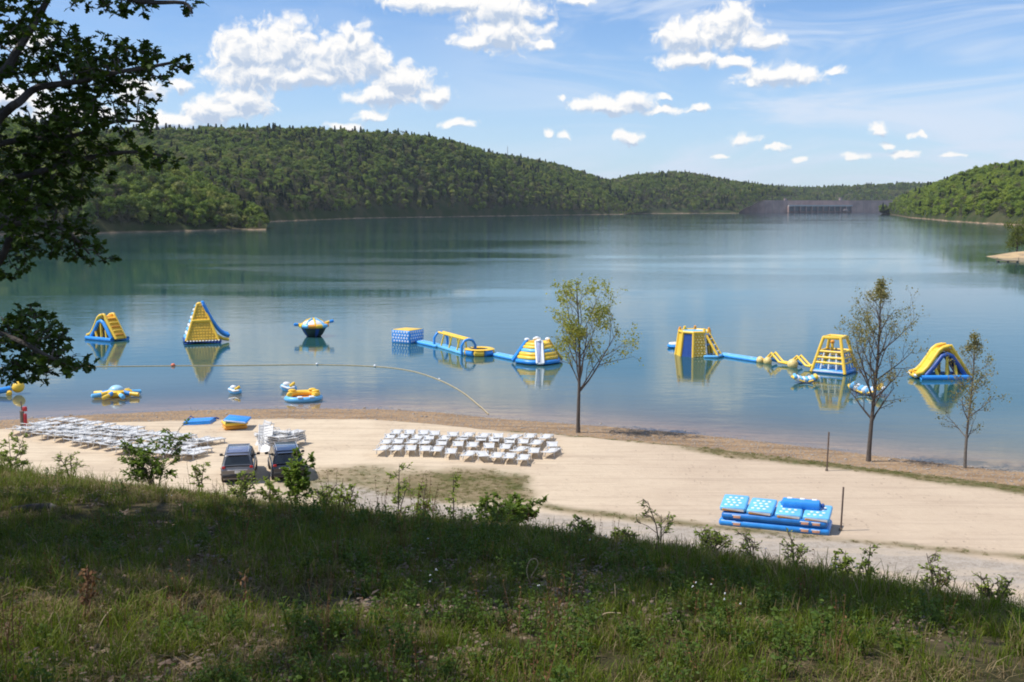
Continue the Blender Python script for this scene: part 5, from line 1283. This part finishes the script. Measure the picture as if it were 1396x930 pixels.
def tuft(kind, seed):
    random.seed(seed); mb = MB()
    if kind in ('green', 'mix', 'tall'):
        n_ = {'green': 46, 'mix': 42, 'tall': 26}[kind]; H_ = {'green': .20, 'mix': .22, 'tall': .40}[kind]
        for _ in range(n_):
            r_ = .17 * math.sqrt(random.random()); q = random.uniform(0, 2 * PI); h_ = H_ * random.uniform(.4, 1.15)
            blade(mb, V3(r_ * math.cos(q), r_ * math.sin(q), -.02), h_, random.uniform(.005, .010), h_ * random.uniform(.15, .9), random.uniform(0, 2 * PI), 1 if random.random() < (.45 if kind == 'mix' else .12) else 0)
    elif kind == 'dry':
        for _ in range(40):
            r_ = .2 * math.sqrt(random.random()); q = random.uniform(0, 2 * PI); h_ = random.uniform(.04, .14)
            blade(mb, V3(r_ * math.cos(q), r_ * math.sin(q), -.01), h_, random.uniform(.005, .011), h_ * random.uniform(.8, 2.6), random.uniform(0, 2 * PI), 1)
    elif kind == 'weed':
        for _ in range(7):
            a_ = random.uniform(0, 2 * PI); L_ = random.uniform(.12, .34); b_ = V3(random.uniform(-.08, .08), random.uniform(-.08, .08), 0); tip = b_ + V3(math.cos(a_) * L_ * .4, math.sin(a_) * L_ * .4, L_)
            mb.tube([b_, b_.lerp(tip, .5), tip], [.004, .003, .002], 3, 0, caps=False)
            for k in range(9): leaf(mb, b_.lerp(tip, .2 + .8 * k / 8), random.uniform(.03, .055), (V3(0, 0, 1) + rand_unit() * .7).normalized(), rand_unit(), False)
        mats_ = [GR3, GR2]
    elif kind == 'stem':
        for _ in range(4):
            a_ = random.uniform(0, 2 * PI); L_ = random.uniform(.35, .75); b_ = V3(random.uniform(-.05, .05), random.uniform(-.05, .05), 0); tip = b_ + V3(math.cos(a_) * L_ * .18, math.sin(a_) * L_ * .18, L_)
            mb.tube([b_, b_.lerp(tip, .5) + rand_unit() * .02, tip], [.004, .003, .002], 3, 0, caps=False)
            for k in range(8): leaf(mb, b_.lerp(tip, .4 + .6 * k / 7), random.uniform(.015, .032), rand_unit(), (rand_unit() + V3(0, 0, 1)).normalized(), False)
        mats_ = [GR4, GR2]
    m_ = {'weed': [GR3, GR2], 'stem': [GR4, GR2]}.get(kind, [GR1, GR2])
    return mb.build('k', m_, smooth=False, col=HOLD)
TK = [tuft('green', 1), tuft('green', 2), tuft('green', 3), tuft('mix', 4), tuft('mix', 5), tuft('tall', 6), tuft('tall', 7), tuft('dry', 8), tuft('dry', 9), tuft('weed', 10), tuft('weed', 11), tuft('stem', 12)]
rr = np.random.default_rng(5)
def slope_grass():
    pts = []; rots = []; scl = []; ids = []
    N_ = 95000
    # denser close to the eye; covers what a viewer stepping aside would see as well
    xs = rr.uniform(-22, 16, N_); ys = rr.uniform(2.2, 34, N_)
    zs = ground(xs, ys); keepd = np.clip(10.5 / np.hypot(xs, ys), .25, 1) ** 1.3
    inb = (ys < toe_y(xs) - 5) & (np.abs(xs) < 3.5 + ys * .72) & (rr.random(N_) < keepd) & (ys < crest_y(xs) + 9)
    bare = fbm(xs, ys, 1.6, 3, 21); zone = fbm(xs, ys, 2.6, 3, 22); tall = fbm(xs, ys, 3.2, 3, 23)
    yc = crest_y(xs)
    for x, y, z, b_, zo, ta, ok, c_ in zip(xs, ys, zs, bare, zone, tall, inb, yc):
        if not ok: continue
        if b_ < .36 and rr.random() < .75: continue
        q = rr.random(); near = 1 if y > c_ - 2 else 0
        if zo > .54: k = 7 + int(rr.integers(2)) if q < .45 else (3 + int(rr.integers(2)) if q < .85 else int(rr.integers(3)))
        elif q < .60: k = int(rr.integers(3))
        elif q < .76: k = 3 + int(rr.integers(2))
        elif q < .76 + .14 * (ta > .45) + .06 * near: k = 5 + int(rr.integers(2))
        elif q < .93: k = 9 + int(rr.integers(2))
        elif q < .955: k = 11
        else: k = 7 + int(rr.integers(2))
        s = rr.uniform(.55, 1.1) * (.75 + .7 * (ta - .3)) * (1.15 if near and k >= 5 and x < 0 else .9)
        pts.append((x, y, z)); rots.append((rr.normal(0, .08), rr.normal(0, .08), rr.random() * 6.28)); scl.append((s, s, s * rr.uniform(.8, 1.2))); ids.append(k)
    for _ in range(4200):
        x = rr.uniform(-16, 34); ty = float(toe_y(np.array([x]))[0]); y = ty + rr.uniform(-12, 1.5)
        if y < crest_y(np.array([x]))[0] + 3 or rr.random() > .35 + .65 * (ty - y) / 12 or fbm(np.array([x]), np.array([y]), 2.5, 3, 61)[0] < .42: continue
        s = rr.uniform(.9, 2.0); pts.append((x, y, gz(x, y))); rots.append((0, 0, rr.random() * 6.28)); scl.append((s, s, s)); ids.append(int(rr.choice([11, 11, 9, 10, 7, 8, 4, 5])))
    print('tufts', len(pts)); gn_scatter('slope_grass', pts, rots, scl, ids, TK, 'stuff', 'rough green and dry grass covering the near slope')
slope_grass()
# thin grass on the beach strips and patch
def strip_grass():
    pts = []; rots = []; scl = []; ids = []; i_, j_ = np.nonzero(Am > .35)
    sel = [(gx[j], gy[i], Am[i, j]) for i, j in zip(i_, j_) if 26 < gy[i] < 100 and -48 < gx[j] < 48]
    for (x, y, a) in sel:
        cnt = rr.poisson(1.0 * a)
        for _ in range(cnt):
            X_, Y_ = x + rr.uniform(-.18, .18), y + rr.uniform(-.18, .18); s = rr.uniform(.35, .8)
            pts.append((X_, Y_, gz(X_, Y_))); rots.append((0, 0, rr.random() * 6.28)); scl.append((s * 1.3, s * 1.3, s * .7)); ids.append(int(rr.choice([0, 1, 3, 4, 4, 7, 8])))
    print('strip', len(pts)); gn_scatter('strip_grass', pts, rots, scl, ids, [p.copy() for p in TK], 'stuff', 'thin dry grass along the beach edge')
strip_grass()
# gravel and pebbles on the track and the damp shore
def pebbles():
    protos = []
    for k in range(3):
        random.seed(200 + k); mb = MB(); mb.ell((0, 0, 0), (.5, .38, .24), 7, 5); mb.v = [tuple(Vector(v) * random.uniform(.8, 1.2)) for v in mb.v]
        protos.append(mb.build('k', M('pebble_stone', (.36, .31, .26), .9, .2, .6, second=(.18, .14, .11)), col=HOLD))
    pts = []; rots = []; scl = []; ids = []
    N_ = 26000; xs = rr.uniform(-45, 45, N_); f_ = rr.random(N_)
    for x, f in zip(xs, f_):
        if f < .45: y = toe_y(np.array([x]))[0] + rr.uniform(-5, 9); s = rr.uniform(.04, .16)
        else: y = shore_y(np.array([x]))[0] - rr.uniform(-1.5, 8.5); s = rr.uniform(.04, .15)
        if f < .45 and rr.random() < .45: continue
        if rr.random() < .01: s *= 2.4
        pts.append((x, y, gz(x, y) + s * .05)); rots.append((0, 0, rr.random() * 6.28)); scl.append((s, s, s)); ids.append(int(rr.integers(3)))
    gn_scatter('pebbles', pts, rots, scl, ids, protos, 'stuff', 'scattered pebbles on the track and the damp shore')
pebbles()
# ------------------------------------------------------------------ single plants at the edge
SAP = leafmat('sapling_leaves', [(.19,.27,.04),(.25,.32,.05),(.32,.37,.08),(.21,.27,.045)], .45, scale=.8)
SAPD = leafmat('shrub_leaves', [(.11,.18,.028),(.16,.23,.035),(.22,.28,.045)], .4, scale=.8)
STEM = M('twig_bark', (.12, .09, .06), .9)
def where(px, py_base, off):
    """ground point below the photo column, 'off' metres past the visible edge of the slope"""
    g_ = GH(px, py_base) if py_base else None
    d = ray(px, 500); k = d.x / d.y
    for i in range(400):
        y = 3 + i * .1
        if y > crest_y(np.array([k * y]))[0] + off: break
    return V3(k * y, y, gz(k * y, y))
def shrub(name, label, px, off, top_py, width_px, seed, dens=1.0, lm_=None, leafs=.06, nst=5, group=None, loose=1.0, lean=0):
    random.seed(seed); b_ = where(px, None, off); topz = AT(px, top_py, b_.y).z; h_ = max(.25, topz - b_.z); w_ = width_px / F * b_.y
    t = thing(name, label, 'shrub' if 'shrub' in name or 'bush' in name else 'plant', b_, 0, group); tm = MB(); lm = MB(); tips = []
    for s in range(nst):
        a_ = random.uniform(0, 2 * PI); rr_ = w_ * .5 * random.uniform(.3, 1) * (0 if nst == 1 else 1); hh2 = h_ * (1 if s == 0 else random.uniform(.55, .98))
        tip = V3(rr_ * math.cos(a_) + lean, rr_ * math.sin(a_), hh2); m_ = V3(tip.x * .35, tip.y * .35, hh2 * .55); pts = [V3(tip.x * .05, tip.y * .05, -.05), m_ * .5, m_, tip.lerp(m_, .4), tip]
        tm.tube(pts, [.012, .010, .008, .006, .003], 5, 0, caps=False)
        nb = int(5 + h_ * 5)
        for k in range(nb):
            f = .28 + .72 * k / nb; o_ = V3(0, 0, 0).lerp(m_, f * 2) if f < .5 else m_.lerp(tip, f * 2 - 1)
            a2 = random.uniform(0, 2 * PI); L_ = (w_ * .32 * loose + .05) * random.uniform(.5, 1.2) * (1.25 - f * .7); d_ = V3(math.cos(a2), math.sin(a2), random.uniform(.2, .9)).normalized(); e_ = o_ + d_ * L_
            tm.tube([o_, o_.lerp(e_, .5) + V3(0, 0, .02), e_], [.005, .004, .002], 4, 0, caps=False)
            for q in range(int(3 + 3 * dens)): sprig(lm, tm, o_.lerp(e_, .35 + .65 * random.random()), (d_ + rand_unit() * .8).normalized(), random.uniform(.03, .08), leafs, max(2, int(4 * dens)), False)
    tm.build('stem', STEM, t); lm.build('foliage', lm_ or SAP, t, smooth=False); return t
S = [('shrub', 'wide bushy green shrub at the slope edge in front of the left loungers', 205, 3.2, 588, 95, 1, 1.3, SAPD, .065, 9),
     ('shrub', 'pale leafy shrub cut by the left edge of the picture', 8, 3.0, 592, 50, 2, 1.0, SAP, .06, 5),
     ('shrub', 'leafy shrub in front of the black car', 398, 3.5, 618, 46, 3, 1.3, SAPD, .07, 6),
     ('shrub', 'low yellow-green shrub between the two parked cars', 362, 2.2, 652, 34, 4, 1.1, SAP, .05, 4),
     ('shrub', 'dense bright green bush at the slope edge in the middle of the picture', 690, 2.6, 682, 110, 5, 1.7, SAPD, .055, 13),
     ('sapling', 'slender sapling with small leaves below the front rows of loungers', 540, 2.4, 628, 40, 6, .9, SAP, .05, 2),
     ('sapling', 'single thin sapling with a leafy top over the brown patch', 617, 2.2, 648, 12, 7, .8, SAP, .05, 1),
     ('sapling', 'low leafy sprout right of the slender sapling', 574, 1.8, 668, 34, 8, .9, SAP, .05, 3),
     ('sapling', 'spindly arching sapling in front of the gravel track left of the mats', 905, 2.2, 684, 70, 9, .35, SAP, .04, 2),
     ('shrub', 'small dark bush at the edge left of the blue mats', 975, 2.0, 724, 54, 10, .9, SAP, .04, 6),
     ('shrub', 'upright weed clump rising over the gravel track', 856, 1.8, 722, 30, 11, .8, SAP, .045, 4),
     ('sapling', 'thin twiggy plant right in front of the blue mats', 1035, 2.0, 728, 40, 12, .4, SAP, .04, 3),
     ('sapling', 'twiggy plant with few leaves right of the blue mats', 1092, 2.0, 738, 56, 13, .5, SAP, .04, 4),
     ('sapling', 'small round green plant on the gravel bank', 1158, 3.5, 752, 20, 14, 1.1, SAP, .045, 3),
     ('sapling', 'tall thin green plant left of the right-hand shrub', 1194, 2.6, 742, 16, 15, .7, SAP, .045, 2),
     ('shrub', 'leafy green shrub near the right edge of the gravel bank', 1290, 2.6, 758, 50, 16, .65, SAP, .04, 5),
     ('shrub', 'dark creeping shrub at the right edge of the picture', 1375, 1.6, 785, 56, 17, .6, SAP, .04, 6),
     ('sapling', 'small leafy shoot between the left shrub and silver car', 268, 1.6, 632, 22, 18, .9, SAP, .05, 2),
     ('sapling', 'low weedy plant behind the left grass crest', 90, 2.0, 618, 46, 19, .7, SAP, .05, 4),
     ('sapling', 'weedy plant left of the middle bush', 470, 1.8, 658, 40, 20, .8, SAP, .05, 4),
     ('sapling', 'low leafy weeds hiding the rear wheels of the silver car', 322, 1.6, 650, 60, 22, .8, SAP, .045, 6),
     ('sapling', 'spreading weedy plant right of the black car', 436, 1.8, 656, 50, 23, .8, SAP, .045, 5),
     ('sapling', 'short bushy plant right of the middle bush', 790, 1.6, 722, 40, 21, .9, SAP, .045, 4)]
for a_ in S: shrub(*a_, group='plants along the edge of the slope')
# wild flowers and dead stalks standing out of the grass
FLW = M('flower_white', (.80, .80, .78), .6); STK = M('straw_stalk', (.42, .32, .18), .8); RUST = M('rusty_stalk', (.24, .12, .06), .85)
FP = [(574, 758, 'below the middle bush'), (595, 832, 'alone in the grass low in the middle'), (788, 760, 'in the shade right of the looped stalk'), (740, 846, 'low down in the sunlit grass, left one'),
      (952, 834, 'in the grass below the gravel bank shadow'), (815, 763, 'at the dark shade edge'), (1132, 801, 'near the right end of the shade'), (1166, 810, 'rightmost in the grass'), (1035, 790, 'below the blue mats'), (999, 852, 'lowest on the right'), (232, 690, 'near the left crest of the grass')]
for k, (px, py, w_) in enumerate(FP):
    random.seed(700 + k); b_ = GH(px, py + 14); t = thing('wildflower', 'small white wildflower cluster ' + w_, 'flower', b_, 0, 'white wildflowers in the grass'); tm = MB(); fl_ = MB()
    for q in range(random.randint(1, 3)):
        tip = V3(random.uniform(-.08, .08), random.uniform(-.08, .08), random.uniform(.22, .36)); tm.tube([(0, 0, 0), tip * .5 + rand_unit() * .01, tip], [.003, .002, .0015], 3, 0, caps=False)
        for z_ in range(3): fl_.ell(tip + rand_unit() * .006, (.005, .005, .003), 6, 3)
    tm.build('stem', GR3, t); fl_.build('blossom', FLW, t)
def stalk(label, pts_px, r_, m_, heads=0):
    b_ = GH(*pts_px[0]); t = thing('dry_stalk', label, 'stalk', b_, 0, 'dead stalks in the grass'); mb = MB()
    P_ = [AT(a_, c_, b_.y) - b_ for a_, c_ in pts_px]; mb.tube(crom(P_, 5), r_, 4, 0); mb.build('stem', m_, t)
    if heads:
        hb_ = MB(); top = P_[-1]
        for k in range(heads): leaf(hb_, P_[0].lerp(top, random.uniform(.35, 1)) + rand_unit() * .03, random.uniform(.02, .045), rand_unit(), (rand_unit() + V3(0, 0, .5)).normalized(), False)
        hb_.build('seed_head', GR4, t)
random.seed(4)
stalk('thick rust-brown seed stalk low on the left', [(113, 852), (117, 820), (120, 790), (119, 776)], .007, RUST, 70)
stalk('second rust-brown stalk leaning beside the thick one', [(118, 850), (124, 815), (127, 785)], .005, RUST, 40)
stalk('looped tan stalk in the shade under the middle bush', [(724, 798), (718, 780), (722, 765), (730, 762), (733, 770), (724, 786)], .004, STK)
stalk('pale arching straw in the sunlit grass right of the middle', [(806, 858), (812, 846), (826, 836), (846, 836)], .004, STK)
stalk('upright rusty stalk in the shaded grass left of the middle', [(336, 850), (335, 815), (334, 783)], .004, RUST, 22)
stalk('straight tan stem standing in the shade right of the loop', [(839, 830), (839, 812), (838, 796)], .0035, STK)
stalk('leaning pale stem at the bottom left', [(128, 872), (140, 845), (152, 830)], .004, STK)
# fallen log with pale end
b_ = GH(60, 698); _lg = t = thing('fallen_log', 'short fallen log with pale broken end near the left crest', 'log', b_, .2)
mb = MB(); mb.tube([(-.75, .1, .06), (-.3, .02, .09), (.15, 0, .08)], [.05, .08, .09], 9); mb.build('log', OAKB, t); t.scale = (.5, .5, .6)
mb = MB(); mb.tube([(.15, 0, .08), (.28, -.01, .09)], [.088, .03], 9); mb.build('broken_end', M('pale_wood', (.50, .38, .28), .8), t)
# leaf litter
def litter():
    protos = []
    for k in range(2):
        random.seed(300 + k); mb = MB()
        for _ in range(14): leaf(mb, V3(random.uniform(-.14, .14), random.uniform(-.14, .14), random.uniform(.005, .03)), random.uniform(.03, .06), (V3(0, 0, 1) + rand_unit() * .4).normalized(), None, False)
        protos.append(mb.build('k', leafmat('dead_leaves', [(.22,.15,.10),(.30,.22,.16),(.15,.10,.07)], .1), smooth=False, col=HOLD))
    pts = []; rots = []; scl = []; ids = []; N_ = 9000; xs = rr.uniform(-12, 10, N_); ys = rr.uniform(3, 18, N_); f_ = fbm(xs, ys, 2.0, 3, 50)
    for x, y, f in zip(xs, ys, f_):
        if f < .5 or y > crest_y(np.array([x]))[0] + 2: continue
        s = rr.uniform(.7, 1.3); pts.append((x, y, gz(x, y))); rots.append((0, 0, rr.random() * 6.28)); scl.append((s, s, s)); ids.append(int(rr.integers(2)))
    gn_scatter('leaf_litter', pts, rots, scl, ids, protos, 'stuff', 'dead leaves lying in the grass')
litter()
# ================================================================== HAZE
hb = MB(); hb.box((0, 1600, 95), (13400, 9900, 212), 0, 0); hz = hb.build('haze', [bpy.data.materials.new('haze')], smooth=False); hz['kind'] = 'stuff'
hm_ = hz.data.materials[0]; hm_.use_nodes = True; nt, N, L = NT(hm_)
pv = nd(nt, 'ShaderNodeVolumePrincipled'); pv.inputs['Density'].default_value = 0.000035; pv.inputs['Color'].default_value = (.86, .93, 1, 1); pv.inputs['Anisotropy'].default_value = .2
o = nd(nt, 'ShaderNodeOutputMaterial'); L.new(pv.outputs[0], o.inputs['Volume'])
